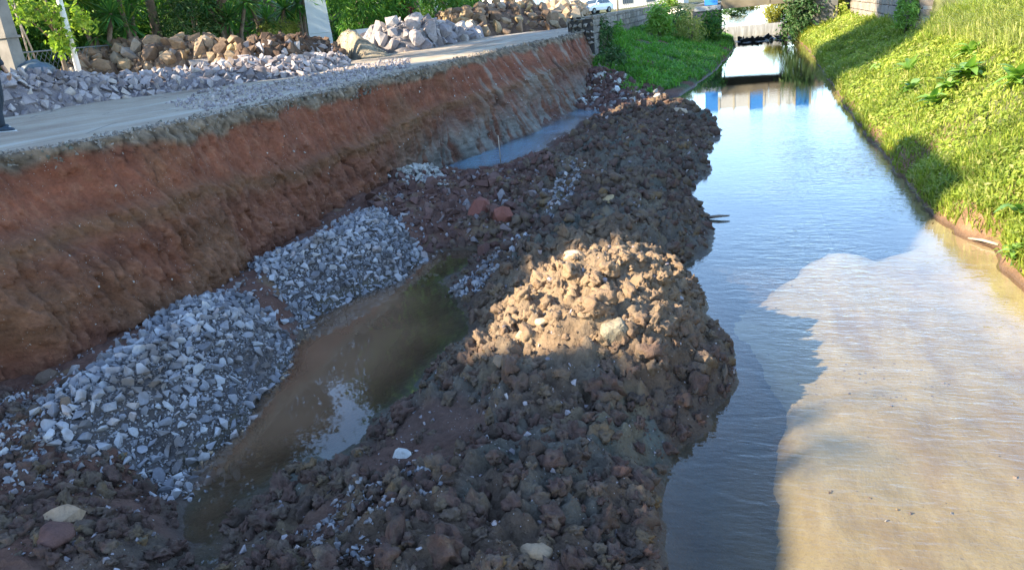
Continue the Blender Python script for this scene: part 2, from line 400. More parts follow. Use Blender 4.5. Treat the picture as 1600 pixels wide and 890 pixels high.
t = NT('falling_water'); p = t.pos(); st = t.noise(t.mapping(p, (5, 1, .6)), 1.0, 5, .7)
M['veil'] = t.done(t.bsdf(t.ramp(st, [(.3, (.17, .165, .14)), (.5, (.22, .215, .19)), (.7, (.32, .32, .31))]), .25, t.bump(st, .25, .03), .5))
def water_mat(name, murk, murkcol, deep, rscale, rstr, calm=None, rough=.02, stretch=(1, 1, 1), fexp=3.7):
    """clear to cloudy water: the sheet's Col attribute carries the depth under it"""
    t = NT(name); p = t.mapping(t.pos(), stretch); dep = t.n('SeparateColor'); t.l(t.n('Attribute', attribute_name='Col').outputs['Color'], dep.inputs[0]); dep = dep.outputs[0]
    n1 = t.noise(p, rscale, 3, .5, 'Fac', .6); n2 = t.noise(p, rscale * 3.1, 2, .5, 'Fac', .4)
    h = t.math('ADD', t.math('MULTIPLY', n1, .7), t.math('MULTIPLY', n2, .3))
    if calm:
        k = t.mapr(t.noise(t.pos(), calm[0], 2), calm[1], calm[2], .12, 1.0); h = t.math('MULTIPLY', h, k)
    if name == 'river_water':                     # the deep reach below the bridge lies still
        sy = t.n('SeparateXYZ'); t.l(t.pos(), sy.inputs[0]); h = t.math('MULTIPLY', h, t.mapr(sy.outputs[1], 17.0, 27.0, 1.0, .10)); h = t.math('MULTIPLY', h, t.mapr(sy.outputs[0], -.3, .8, .45, 1.0))
    nb = t.bump(h, rstr, .05)
    lw = t.n('LayerWeight'); lw.inputs[0].default_value = .5; t.l(nb, lw.inputs[1])
    fr = t.math('ADD', .025, t.math('MULTIPLY', .97, t.math('POWER', lw.outputs[1], fexp)), True)   # Schlick-like, the same from both sides
    tr = t.n('BsdfTransparent'); t.l(t.mix(dep, (.97, .97, .94), deep), tr.inputs[0]); df = t.n('BsdfDiffuse'); df.inputs[0].default_value = (*murkcol, 1)
    m1 = t.n('MixShader'); t.l(t.math('MULTIPLY', dep, t.mapr(t.noise(t.pos(), .9, 3), .3, .7, murk * .8, min(1, murk * 1.15))), m1.inputs[0]); t.l(tr.outputs[0], m1.inputs[1]); t.l(df.outputs[0], m1.inputs[2])
    gl = t.n('BsdfGlossy'); gl.inputs['Roughness'].default_value = rough; t.l(nb, gl.inputs['Normal'])
    m2 = t.n('MixShader'); t.l(fr, m2.inputs[0]); t.l(m1.outputs[0], m2.inputs[1]); t.l(gl.outputs[0], m2.inputs[2])
    return t.done(m2.outputs[0])
M['river'] = water_mat('river_water', .22, (.05, .055, .045), (.44, .45, .38), 3.6, .34, (.16, .36, .56), .015, (.8, 1.9, 1), 3.3)
M['upriver'] = water_mat('upstream_ripple', .5, (.20, .18, .13), (.5, .48, .4), .9, .9, None, .05, (.35, 1.6, 1))
M['pool'] = water_mat('pool_water', .9, (.185, .108, .062), (.45, .32, .19), 2.0, .03, fexp=3.6)
M['milky'] = water_mat('milky_water', .95, (.24, .42, .54), (.6, .7, .75), 5.0, .45, fexp=2.7)
M['foam'] = plain_mat('white_water', (.72, .75, .77), .5, .15, 6, .5)

# ------------------------------------------------------------------ the cut, the road edge
def road_z(y): return 2.5 + 0.12 * (1 - sstep(7.0, 15.0, np.asarray(y, float)))
def _atroad(px, py):
    z = 2.55
    for _ in range(4): z = float(road_z(at(px, py, z)[1]))
    return at(px, py, z)
_top = np.array([_atroad(*q) for q in [(0, 243), (100, 226), (200, 206), (300, 186), (400, 166), (500, 145), (600, 121), (700, 97), (800, 74), (900, 53)]])
_bas = np.array([at(*q) for q in [(0, 610, .4), (120, 560, .55), (240, 510, .5), (330, 460, .45), (400, 412, .42), (480, 368, .42), (560, 312, .5), (620, 272, .4), (690, 258, .02), (760, 236, 0), (830, 208, 0), (885, 182, 0), (915, 158, 0)]])
TY = np.concatenate([[-3], _top[:, 1], [60]]); TX = np.concatenate([[_top[0, 0] + .1], _top[:, 0], [-7.9]])
BY = np.concatenate([[-3], _bas[:, 1], [60]]); BX = np.concatenate([[_bas[0, 0]], _bas[:, 0], [_bas[-1, 0]]])
def lip_x(y): return np.interp(y, TY, TX) + .10 * vnoise(np.asarray(y, float) * 1.3, np.zeros_like(np.asarray(y, float)), seed=3) + .055 * vnoise(np.asarray(y, float) * 5, np.zeros_like(np.asarray(y, float)), seed=4)
def base_x(y): return np.interp(y, BY, BX)
Y_END = 36.2

# ------------------------------------------------------------------ excavated ground as one height field
CT = []
def ct(*q):
    for a in q: CT.append(at(*a))
edge = [(1040, 889), (1028, 800), (1052, 705), (1108, 652), (1150, 606), (1140, 568), (1112, 500), (1072, 420), (1104, 340), (1082, 300), (1102, 250), (1118, 190), (1092, 166), (1050, 158)]
for q in edge:
    p = at(*q, 0.0); CT.append(p); CT.append(p + [.5, 0, -.3]); CT.append(p + [1.2, 0, -.35]); CT.append(p + [-.22, 0, .16])
pool_px = [(690, 390), (650, 408), (600, 440), (560, 455), (510, 478), (470, 495), (465, 530), (430, 590), (385, 640), (340, 690), (300, 715), (262, 745), (258, 768), (310, 774), (372, 768), (345, 800), (318, 840), (296, 889),
           (335, 889), (350, 850), (392, 800), (440, 752), (488, 718), (545, 712), (575, 690), (600, 650), (640, 612), (670, 575), (705, 540), (738, 510), (722, 470), (692, 436), (742, 405), (762, 385)]
for q in pool_px: CT.append(at(*q, .01))
milk_px = [(692, 258), (760, 236), (830, 208), (885, 182), (915, 160), (945, 165), (932, 182), (880, 208), (832, 242), (790, 258)]
for q in milk_px: CT.append(at(*q, .01))
ct((760, 246, -.15), (840, 214, -.15), (900, 183, -.12))
ct((640, 430, -.12), (570, 500, -.27), (500, 580, -.3), (430, 660, -.25), (370, 720, -.15), (540, 640, -.2), (600, 570, -.22), (660, 500, -.12), (400, 745, -.07), (345, 815, -.13), (312, 862, -.12), (385, 772, -.1), (712, 500, -.03), (700, 400, -.06))
ct((1000, 860, .22), (900, 850, .42), (800, 850, .45), (700, 850, .4), (600, 860, .32), (500, 860, .24), (420, 870, .16), (420, 820, .14))
ct((600, 335, .5), (700, 330, .3), (760, 345, .3), (800, 290, .42), (700, 292, .36), (780, 268, .22), (850, 250, .45), (905, 230, .4), (935, 200, .32), (945, 180, .2), (820, 330, .3), (640, 360, .3), (740, 372, .12))
ct((880, 300, .45), (870, 360, .4), (820, 400, .3), (790, 450, .22), (768, 520, .2), (765, 600, .32), (690, 625, .2), (650, 660, .15))
ct((950, 290, .55), (1000, 300, .5), (1050, 300, .3), (1000, 212, .62), (960, 250, .5), (1060, 230, .4), (1080, 182, .3), (1030, 177, .35), (965, 182, .3), (1000, 350, .5), (930, 340, .5), (1045, 370, .3), (1000, 380, .5), (900, 385, .5))
ct((930, 398, 1.0), (1000, 415, .92), (1055, 450, .62), (880, 425, .85), (850, 470, .7), (822, 520, .55), (900, 500, .78), (960, 500, .82), (1040, 520, .62), (1095, 540, .4), (1080, 490, .45), (900, 555, .62), (1000, 565, .55), (828, 560, .45))
ct((800, 640, .38), (900, 650, .46), (1000, 640, .4), (1075, 620, .25), (850, 720, .45), (950, 720, .42), (1000, 750, .28), (750, 720, .4), (650, 720, .25), (560, 770, .26), (480, 800, .2), (700, 780, .38), (800, 790, .46), (950, 800, .36))
ct((100, 700, .42), (150, 650, .5), (240, 600, .5), (300, 560, .5), (265, 520, .6), (380, 520, .42), (350, 600, .27), (300, 650, .25), (420, 560, .14), (220, 690, .24), (445, 520, .1), (330, 495, .55))
ct((0, 660, .55), (60, 760, .35), (150, 780, .28), (235, 800, .13), (0, 860, .4), (100, 860, .32), (200, 860, .22), (268, 840, .1))
ct((430, 470, .3), (400, 432, .52), (450, 420, .5), (520, 390, .5), (580, 352, .55), (560, 410, .3), (480, 452, .25), (640, 375, .2), (610, 412, .12), (650, 272, .42), (670, 290, .35), (630, 300, .4))
for y in np.arange(3, 34, 1.2): CT.append(np.array([base_x(y) - .1, y, float(np.interp(y, _bas[:, 1], [.4, .55, .5, .45, .42, .42, .5, .4, .02, 0, 0, 0, 0]))])); CT.append(np.array([base_x(y) - .9, y, .6]))
for x, z in ((-7, .4), (-5.5, .3), (-4, .15), (-2.4, .45), (-1, .2), (-.4, -.1), (.6, -.3)): CT.append(np.array([x, 1.5, z]))
CT.append(at(960, 150, .15)); CT.append(at(985, 152, .12)); CT.append(at(930, 152, .12)); CT.append(np.array([-5.6, 33, .2])); CT.append(np.array([-4.2, 34, .2])); CT.append(np.array([-6, 36, .3]))
FIELD = Field(CT, .2)
POOL = np.array([at(*q, 0.0)[:2] for q in pool_px]); MILK = np.array([at(*q, 0.0)[:2] for q in milk_px])
def px_poly(pts, z): return np.array([at(a, b, z)[:2] for a, b in pts])
HEAP1 = px_poly([(85, 720), (95, 665), (135, 625), (240, 560), (238, 515), (300, 482), (390, 478), (466, 508), (464, 540), (420, 600), (350, 670), (255, 742), (180, 700), (120, 735)], .3)
HEAP2 = px_poly([(392, 432), (450, 405), (520, 385), (575, 340), (610, 350), (675, 380), (640, 408), (560, 452), (475, 482), (430, 455)], .3)
HEAP3 = px_poly([(618, 262), (655, 254), (690, 268), (688, 290), (640, 286)], .4)
def edge_dist(x, y, poly):
    d = np.full(np.shape(x), 9.0); n = len(poly)
    for i in range(n):
        a, b = poly[i], poly[(i + 1) % n]; e = b - a; t_ = np.clip(((x - a[0]) * e[0] + (y - a[1]) * e[1]) / (e @ e), 0, 1)
        d = np.minimum(d, np.hypot(x - a[0] - t_ * e[0], y - a[1] - t_ * e[1]))
    return d
def heap_bump(x, y):
    r = np.zeros(np.shape(x))
    for poly, hh in ((HEAP1, .13), (HEAP2, .14), (HEAP3, .10)):
        m = inpoly(x, y, poly)
        if m.any(): r = np.where(m, hh * sstep(-.05, .75, edge_dist(x, y, poly)), r)
    return r
SMOOTH = [px_poly([(555, 655), (640, 612), (735, 612), (785, 650), (765, 735), (700, 775), (610, 760), (520, 745)], .3), px_poly([(440, 800), (500, 760), (560, 770), (560, 850), (470, 880)], .22), px_poly([(110, 745), (255, 760), (310, 790), (270, 850), (150, 800)], .25)]
def smooth_m(x, y):
    r = np.zeros(np.shape(x))
    for q in SMOOTH:
        m = inpoly(x, y, q)
        if m.any(): r = np.where(m, sstep(0, .18, edge_dist(x, y, q)), r)
    return r
def ground(x, y, detail=True):
    x = np.asarray(x, float); y = np.asarray(y, float)
    h = np.clip(FIELD(x, y), -.4, 1.15) + heap_bump(x, y) - .14 * np.exp(-(((x + 1.9) / .9) ** 2 + ((y - 8.8) / 1.1) ** 2))
    if detail:
        spoil = sstep(-5.0, -3.6, x + .0 * y) * sstep(-.02, .22, h)
        saddle = sstep(12.0, 13.5, y) * sstep(-.02, .15, h) * (1 - spoil)
        a = (.018 + .085 * spoil + .055 * saddle) * (1 - .7 * smooth_m(x, y))
        h = h + a * 1.35 * fbm(x * 1.7, y * 1.7, None, 4, 11) + a * .9 * (bumps(x, y, .21, 2) - .3) + a * .75 * (bumps(x, y, .10, 6) - .3) + a * .3 * (bumps(x, y, .05, 8) - .3) + a * .5 * fbm(x * 9, y * 9, None, 3, 12, .6)
        h = h + .05 * sstep(5.9, 5.0, y) * sstep(-4.4, -5.2, x) * sstep(.03, .2, h) * (bumps(x, y, .17, 3) + .7 * bumps(x, y, .08, 4) - .5)
        h = h - .09 * sstep(6.6, 5.6, y) * sstep(-2.2, -1.0, x) * sstep(.12, .35, h)
        h = h + spoil * .09 * (bumps(x, y, .55, 21) - .35) * sstep(.2, .5, h)
    return h
ys = [1.6]
while ys[-1] < 37: ys.append(ys[-1] + .004 + .0029 * ys[-1])
ys = np.array(ys); xs = np.arange(-8.3, 1.3, .025)
GX, GY = np.meshgrid(xs, ys); GZ = ground(GX, GY)
_x, _y, _z = GX.ravel(), GY.ravel(), GZ.ravel()
pool_m = inpoly(_x, _y, POOL) | (_z < .0)
n_a = fbm(_x * .8, _y * .8, None, 4, 31)[:, None]; n_b = fbm(_x * 2.2, _y * 2.2, None, 3, 41)[:, None]; n_c = fbm(_x * 1.1 + 9, _y * 1.1, None, 3, 51)[:, None]
red = sstep(-3.4, -5.2, _x)[:, None]
colr = (1 - red) * np.array([.118, .080, .055]) + red * np.array([.140, .070, .048])
colr = colr + (np.array([.135, .125, .10]) - colr) * (.65 * sstep(.05, .5, n_a) * (1 - red))          # greyish clay
colr = colr + (np.array([.10, .12, .10]) - colr) * (.6 * sstep(.35, .7, n_c) * (1 - red))            # greenish clay
colr = colr + (np.array([.21, .15, .085]) - colr) * (.5 * sstep(.4, .8, n_b))                        # ochre
sm_ = smooth_m(_x, _y)[:, None]; colr = colr + (np.array([.125, .068, .05]) - colr) * (.8 * sm_)
lit_mound = sstep(1.45, .75, np.hypot((_x + 1.75) / 1.25, (_y - 8.3) / 1.9))[:, None]
colr = colr + (np.array([.27, .185, .11]) - colr) * (.75 * lit_mound)                                        # ground painted lighter tan where sun falls on the mound
heapm = (inpoly(_x, _y, HEAP1) | inpoly(_x, _y, HEAP2) | inpoly(_x, _y, HEAP3))[:, None]
colr = np.where(heapm, np.array([.105, .09, .083]), colr)
colr = np.where(pool_m[:, None], colr * .6 + np.array([.05, .04, .018]), colr)
me = mesh_np('spoil_bank', np.stack([_x, _y, _z], 1), grid_faces(len(ys), len(xs)), M['soil'], True, colr)
spoil_bank = tag(link('spoil_bank', me), 'excavated trench floor and ridge of brown spoil beside the river', None, None, 'structure')

# ------------------------------------------------------------------ cut face under the road
wy = [0.5]
while wy[-1] < Y_END: wy.append(wy[-1] + .012 + .0032 * wy[-1])
wy = np.array(wy); wv = np.linspace(0, 1, 125)
WY, WV = np.meshgrid(wy, wv)
zt = road_z(WY) - .004; zb = -.35
WZ = zb + (zt - zb) * WV
bx, tx = base_x(WY), lip_x(WY)
led = .66 + .05 * vnoise(WY * .35, WY * 0, seed=61) + .02 * vnoise(WY * 2, WY * 0, seed=62)
prof = bx + (tx - bx) * np.clip(WV * .85 + .15 * WV ** 3, 0, 1)
und = .08 * (1 - sstep(-.015, .045, WV - led)) * sstep(.0, .45, WV) * (.5 + .8 * np.clip(vnoise(WY * .3 + 5, WY * 0, seed=63) + .4, 0, 1))
rill = fbm(WY * 4.2, WZ * .7, None, 5, 71, .6); fine = fbm(WY * 15, WZ * 8, None, 4, 72, .65); flake = sstep(-.03, .03, fbm(WY * 1.5 + .3 * WZ, WZ * 1.1, None, 3, 74)) + .7 * sstep(-.02, .02, fbm(WY * 3.1, WZ * 1.6, None, 3, 75)); big = fbm(WY * .7, WZ * .9, None, 3, 73); lump = bumps(WY + .1 * fine, WZ, .23, 78) * sstep(-.3, .4, fbm(WY * .9, WZ * 1.2, None, 2, 79))
gr = sstep(.90, .95, WV + .03 * vnoise(WY * 1.3, WY * 0, seed=64) + .02 * vnoise(WY * 5, WY * 0, seed=65))
toe = .16 * (1 - sstep(.0, .3, WV)) ** 2
WX = prof + und + toe + (.042 * rill + .034 * fine + .11 * big + .03 * lump + .05 * flake) * sstep(1.0, .93, WV) * (.55 + .45 * (WV < led)) + gr * (.03 + .07 * bumps(WY, WZ, .11, 77) - .03)
WX = np.where(WV > .995, lip_x(WY) + .02, WX)
tooth = np.sin((WY + .22 * WZ) * 2 * np.pi / .19 + 2.5 * vnoise(WY * 1.2, WZ * .8, seed=87)) * sstep(.12, .4, vnoise(WY * .55 + 3, WZ * .8, seed=88)) * sstep(.02, .1, WV) * (WV < led + .2)
WX = WX + .016 * tooth
crack = np.clip(.10 - np.abs(vnoise(WY * 1.6 + .5 * vnoise(WY * 2, WZ * 2, seed=81), WZ * .5, seed=82)), 0, .1) / .1 * sstep(.2, .6, vnoise(WY * .8, WZ * .8, seed=83))
WX = WX - .09 * crack
v = WV.ravel()[:, None]; yy = WY.ravel()[:, None]; rl = rill.ravel()[:, None]; bg = big.ravel()[:, None]; fn = fine.ravel()[:, None]; ld = led.ravel()[:, None]
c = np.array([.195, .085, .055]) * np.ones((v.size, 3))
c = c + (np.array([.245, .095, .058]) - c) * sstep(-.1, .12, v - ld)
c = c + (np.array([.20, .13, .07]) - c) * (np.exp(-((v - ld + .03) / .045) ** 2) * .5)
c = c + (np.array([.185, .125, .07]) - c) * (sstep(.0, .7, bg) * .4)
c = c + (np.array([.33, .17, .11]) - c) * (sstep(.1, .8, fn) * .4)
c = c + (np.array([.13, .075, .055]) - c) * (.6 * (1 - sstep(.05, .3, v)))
grey = sstep(14, 19, yy) * sstep(.66, .25, v + .15 * rl) * sstep(-.5, .5, rl + .3)
c = c + (np.array([.27, .28, .265]) - c) * (grey * .9)
drip = sstep(20, 23, yy) * sstep(.38, .75, rl + .35 * bg) * sstep(.25, .75, v + .2 * bg)
c = c + (np.array([.31, .325, .30]) - c) * (drip * .6)
g2 = gr.ravel()[:, None]
c = c + (np.array([.215, .16, .11]) * (1 + .6 * fn) - c) * g2
lay = vnoise(WY * .22, WZ * 6 + .5 * big, seed=89).ravel()[:, None]; c = c * (1 + .16 * lay)
crk2 = np.clip(.055 - np.abs(fbm(WY * 2.3, WZ * 1.1, None, 3, 85)), 0, .055).ravel()[:, None] / .055 * sstep(0, .5, vnoise(WY * .6 + 7, WZ * .9, seed=86)).ravel()[:, None]
c = c * (np.array([.92, .83, .73]) * (1 - g2) + g2 * .92)
c = np.clip(c * (1 - .7 * crack.ravel()[:, None]) * (1 - .55 * crk2), .012, 1)
me = mesh_np('trench_wall', np.stack([WX.ravel(), WY.ravel(), WZ.ravel()], 1), grid_faces(len(wv), len(wy))[:, ::-1], M['cut'], True, c)
trench_wall = tag(link('trench_wall', me), 'red brown cut earth face below the road', None, None, 'structure')
# end return of the cut behind the broken masonry
ey = np.linspace(-.35, 2.495, 60); ex = np.linspace(-8.35, -6.0, 50); EX, EZ = np.meshgrid(ex, ey)
EY = Y_END + .25 + .12 * fbm(EX * 2, EZ * 2, None, 4, 91) - .5 * (1 - sstep(-.3, .8, EZ)) + .35 * sstep(.9, 2.3, EZ)
EZ = np.minimum(EZ, 2.495 - 2.1 * sstep(-7.6, -6.3, EX) + .1 * fbm(EX * 3, EZ, None, 2, 93))
cc = np.array([.20, .085, .058]) * (1 + .35 * fbm(EX.ravel() * 4, EZ.ravel() * 4, None, 3, 92))[:, None]
me = mesh_np('trench_end', np.stack([EX.ravel(), EY.ravel(), EZ.ravel()], 1), grid_faces(60, 50), M['cut'], True, cc)
tag(link('trench_end', me), None, None, None, 'structure')

# ------------------------------------------------------------------ road
t = NT('road_surface'); p = t.pos()
n1 = t.noise(p, .35, 4); n2 = t.noise(p, 2.5, 5, .6); n3 = t.noise(p, 45, 3, .7); sx = t.n('SeparateXYZ'); t.l(p, sx.inputs[0])
trk = t.noise(t.mapping(p, (1.6, .06, 1), (0, 0, math.radians(4))), 1.0, 4, .55)
cc = t.ramp(t.math('ADD', t.math('MULTIPLY', n1, .5), t.math('MULTIPLY', n2, .5)), [(.3, (.31, .235, .165)), (.55, (.43, .345, .25)), (.72, (.50, .42, .31))])
cc = t.mix(t.mapr(trk, .54, .66), cc, (.50, .45, .36))
cc = t.mix(t.mapr(t.noise(t.mapping(p, (1, .22, 1)), .9, 4, .6), .52, .68, 0, .7), cc, (.24, .15, .10))
cc = t.mix(t.mapr(t.vor(t.mapping(p, (1, .6, 1)), .55, 'DISTANCE_TO_EDGE'), .0, .012, .75, 0), cc, (.09, .08, .07))
cc = t.mix(t.mapr(n3, .35, .7, 0, .35), cc, (.16, .15, .14))
cc = t.mix(t.math('MULTIPLY', t.math('LESS_THAN', t.vor(p, 11), .16), t.math('GREATER_THAN', n2, .5)), cc, (.44, .42, .40))
M['road'] = t.done(t.bsdf(cc, .92, t.bump(n3, .35, .01, t.bump(n2, .3, .03)), .25))
ry = np.concatenate([np.linspace(-20, 0, 12, endpoint=False), np.arange(0, 40, .22), np.linspace(40, 260, 40)])
rt = np.linspace(0, 1, 70) ** 1.6
RY, RT = np.meshgrid(ry, rt); RXl = np.where(RY < Y_END, lip_x(RY), -7.75); RX = RXl - RT * 42
RZ = road_z(RY) + .018 * fbm(RX * .9, RY * .9, None, 3, 101) * sstep(0, .05, RT) - .03 * (1 - sstep(0, .01, RT))
me = mesh_np('road', np.stack([RX.ravel(), RY.ravel(), RZ.ravel()], 1), grid_faces(len(rt), len(ry)), M['road'], True)
tag(link('road', me), 'pale dusty road along the top of the cut', None, None, 'structure')
t = NT('verge_ground'); p = t.pos()
M['verge'] = t.done(t.bsdf(t.ramp(t.noise(p, .6, 5), [(.3, (.07, .06, .035)), (.6, (.10, .11, .04)), (.75, (.16, .13, .09))]), .95, t.bump(t.noise(p, 12, 4), .5, .05), .2))
tag(MB().add([(-40, -60, 2.42), (-40, 500, 2.42), (-600, 500, 2.42), (-600, -60, 2.42)], np.array([[0, 1, 2, 3]])).build('ground', M['verge']), None, None, None, 'structure')

# ------------------------------------------------------------------ riverbed and water
def rb_edge(y):
    return np.interp(y, [-10, 4, 8, 9.8, 10.4, 11.4, 11.9, 12.7, 13.3, 17, 22, 26, 32, 40, 46, 54, 58, 66, 72, 120], [3.5, 3.45, 3.3, 3.12, 3.06, 3.24, 2.98, 2.83, 2.76, 2.8, 2.76, 2.82, 2.99, 3.1, 3.25, 3.3, 3.1, 3.0, 3.2, 6.5]) + .045 * vnoise(np.asarray(y) * 1.1, np.asarray(y) * 0, seed=111) + .05 * vnoise(np.asarray(y) * 3.3, np.asarray(y) * 0, seed=112)
t = NT('river_sand'); p = t.pos()
a = t.noise(p, .7, 5, .6); b = t.noise(t.mapping(p, (1, .45, 1)), 5, 5, .6, 'Fac', .15); d = t.noise(p, 38, 3, .7)
cc = t.ramp(t.math('ADD', t.math('MULTIPLY', a, .5), t.math('MULTIPLY', b, .5)), [(.3, (.26, .178, .09)), (.47, (.375, .28, .145)), (.62, (.44, .342, .19)), (.75, (.385, .315, .185))])
cc = t.mix(t.mapr(d, .5, .72, 0, .55), cc, (.26, .19, .13))
sl = t.noise(t.mapping(p, (1.2, .35, 1), (0, 0, .25)), 1.6, 5, .65); cc = t.mix(t.mapr(sl, .48, .66, 0, .75), cc, (.255, .175, .10)); cc = t.mix(t.mapr(t.noise(p, .45, 3), .5, .68, 0, .6), cc, (.33, .30, .21))
cc = t.mix(t.math('MULTIPLY', t.math('LESS_THAN', t.vor(p, 9), .13), t.mapr(a, .45, .6)), cc, (.20, .14, .10))
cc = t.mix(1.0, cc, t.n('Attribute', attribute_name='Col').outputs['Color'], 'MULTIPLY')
M['sand'] = t.done(t.bsdf(cc, .9, t.bump(d, .3, .01, t.bump(b, .22, .05)), .2))
by = np.concatenate([np.arange(-4, 30, .12), np.arange(30, 72, .5)]); bxx = np.linspace(-9, 7, 130); BXX, BYY = np.meshgrid(bxx, by)
er = rb_edge(BYY)
def bed_z(x, y):
    er = rb_edge(y); n_ = fbm(x * .8, y * .5, None, 4, 121)
    bar = sstep(-.28, .40, x + .18 * n_ - .03 + 1.0 * sstep(7.0, 8.8, y)) * sstep(11.6, 10.0, y - .75 * x + .5 * n_)               # raised pale bed, shaped to the sunlit part of the near water
    z = -.60 + .40 * bar - .05 * n_ - .014 * fbm(x * 6, y * 3, None, 2, 122)
    z = z + (-.03 - z) * sstep(.75, .0, er - x)
    return np.where(x < -1.4, np.minimum(z, -.45), z)
BZ = bed_z(BXX, BYY); lit_shallows = sstep(-.5, -.2, BZ).ravel()[:, None]
bedc = np.array([.07, .062, .045]) + lit_shallows * (np.array([1.0, 1.0, 1.0]) - np.array([.07, .062, .045]))  # bed painted dark for the shade, pale for sunlit shallows and margin
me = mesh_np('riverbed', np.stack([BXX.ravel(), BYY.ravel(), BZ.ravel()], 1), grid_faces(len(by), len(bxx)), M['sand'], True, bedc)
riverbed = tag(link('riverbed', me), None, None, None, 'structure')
def water(name, xs_, ys_, z, mat, zfun, full, clipf=None):
    X, Y = np.meshgrid(xs_, ys_); dep = np.clip((z - zfun(X, Y)) / full, 0, 1).ravel(); F = grid_faces(len(ys_), len(xs_))
    if clipf is not None:
        k = clipf(X, Y).ravel(); F = F[k[F].all(1)]
    me = mesh_np(name, np.stack([X.ravel(), Y.ravel(), np.full(X.size, z)], 1), F, mat, True, np.repeat(dep[:, None], 3, 1))
    return tag(link(name, me), None, None, None, 'structure')
def low_z(x, y): return np.where((x < .9) & (y < 36), np.maximum(ground(x, y, False), bed_z(x, y)), bed_z(x, y))
water('river_water', np.arange(-6.5, 6.6, .13), np.concatenate([np.arange(-4, 30, .2), np.arange(30, 69.7, .6)]), 0.0, M['river'], low_z, .6, lambda x, y: x > np.interp(y, [-4, 26, 31.5, 34, 70], [-2.1, -2.4, -3.6, -6.4, -6.4]))
gz = lambda x, y: ground(x, y, False)
water('trench_pool_water', np.arange(-8.2, -2.2, .1), np.arange(1.7, 15.05, .1), .004, M['pool'], gz, .22)
water('trench_stream_water', np.arange(-8.2, -2.6, .15), np.arange(15.3, 33.6, .2), .004, M['milky'], gz, .1, lambda x, y: x < np.interp(y, [26, 31, 33.6], [-2.6, -4, -6.6]))
water('upstream_water', np.linspace(-14, 14, 30), np.concatenate([[69.9], np.linspace(74, 400, 20)]), .86, M['upriver'], lambda x, y: np.full(np.shape(x), .5), .6)

# ------------------------------------------------------------------ right bank
def rb_h(x, y):
    x = np.asarray(x, float); y = np.asarray(y, float); d = x - rb_edge(y); sl = np.interp(y, [5, 18, 34, 60], [.66, .6, .38, .36])
    scarp = .22 + .10 * vnoise(y * .9, y * 0, seed=131)
    h = scarp * sstep(-.03, .16, d) + sl * np.clip(d - .1, 0, None)
    top = np.interp(y, [5, 30, 60], [3.4, 3.0, 3.0]); h = top - np.log1p(np.exp((top - h) * 3)) / 3 + .03
    h = h + .10 * fbm(x * .9, y * .9, None, 3, 133) * sstep(.1, .8, d) + .035 * fbm(x * 4, y * 4, None, 3, 134)
    h = np.maximum(h, 3.75 * sstep(6.55, 6.8, x) * sstep(33, 35, y))
    return np.where(d < 0, -.35 * sstep(0, -.3, d) - .02, h)
qy = np.concatenate([np.arange(1, 34, .11), np.arange(34, 75, .35), np.linspace(75, 400, 30)]); qx = np.concatenate([np.linspace(-.35, 3, 70), np.linspace(3.1, 9, 40), np.linspace(10, 300, 14)])
QY, QD = np.meshgrid(qy, qx); QX = QD + rb_edge(QY); QZ = rb_h(QX, QY)
QZ = np.where(QY > 69, np.maximum(QZ, .9 * sstep(-.2, .6, QD)), QZ)
d = QD.ravel()[:, None]; n = fbm(QX.ravel() * 1.3, QY.ravel() * 1.3, None, 3, 141)[:, None]
c = np.array([.25, .145, .085]) + 0 * d
c = c + (np.array([.12, .13, .05]) - c) * (sstep(.15, .9, d + .5 * n))
me = mesh_np('river_bank', np.stack([QX.ravel(), QY.ravel(), QZ.ravel()], 1), grid_faces(len(qx), len(qy)), M['cut'], True, c)
river_bank = tag(link('river_bank', me), None, None, None, 'structure')

# ------------------------------------------------------------------ left slope
def ls_edge(y): return np.interp(y, [29, 30.5, 31.8, 35, 40.7, 48, 58, 66, 72], [-3.4, -2.6, -2.45, -2.1, -1.6, -1.25, -.95, -1.2, -1.6]) + .08 * vnoise(np.asarray(y) * 1.2, np.asarray(y) * 0, seed=151)
def ls_h(x, y):
    d = ls_edge(y) - x; w = ls_edge(y) + 7.05; u = np.clip(d / w, -.3, 1.2)
    topz = np.interp(y, [30, 32, 34.5, 37, 45, 60], [-.2, .25, .8, 1.35, 1.7, 1.7])
    h = topz * (1.15 * u - .15 * u * u) + (.12 * sstep(0, .04, u) + .10 * fbm(x * 1.1, y * .8, None, 3, 153) * sstep(0, .2, u)) * sstep(30.0, 32.0, y) - .35 * sstep(31.0, 30.2, y)
    return np.where(d < 0, np.maximum(d * .8, -.4), h)
ly = np.arange(30.2, 72, .2); lu = np.linspace(-.08, 1.02, 60); LY, LU = np.meshgrid(ly, lu); LX = ls_edge(LY) - LU * (ls_edge(LY) + 7.05); LZ = ls_h(LX, LY)
n = fbm(LX.ravel() * 1.3, LY.ravel() * 1.0, None, 3, 161)[:, None]
c = np.array([.15, .075, .05]) + 0 * n; c = c + (np.array([.06, .11, .03]) - c) * sstep(-.3, .2, n) * sstep(31.5, 33.5, LY.ravel())[:, None]
me = mesh_np('left_slope', np.stack([LX.ravel(), LY.ravel(), LZ.ravel()], 1), grid_faces(len(lu), len(ly)), M['cut'], True, c)
left_slope = tag(link('left_slope', me), None, None, None, 'structure')

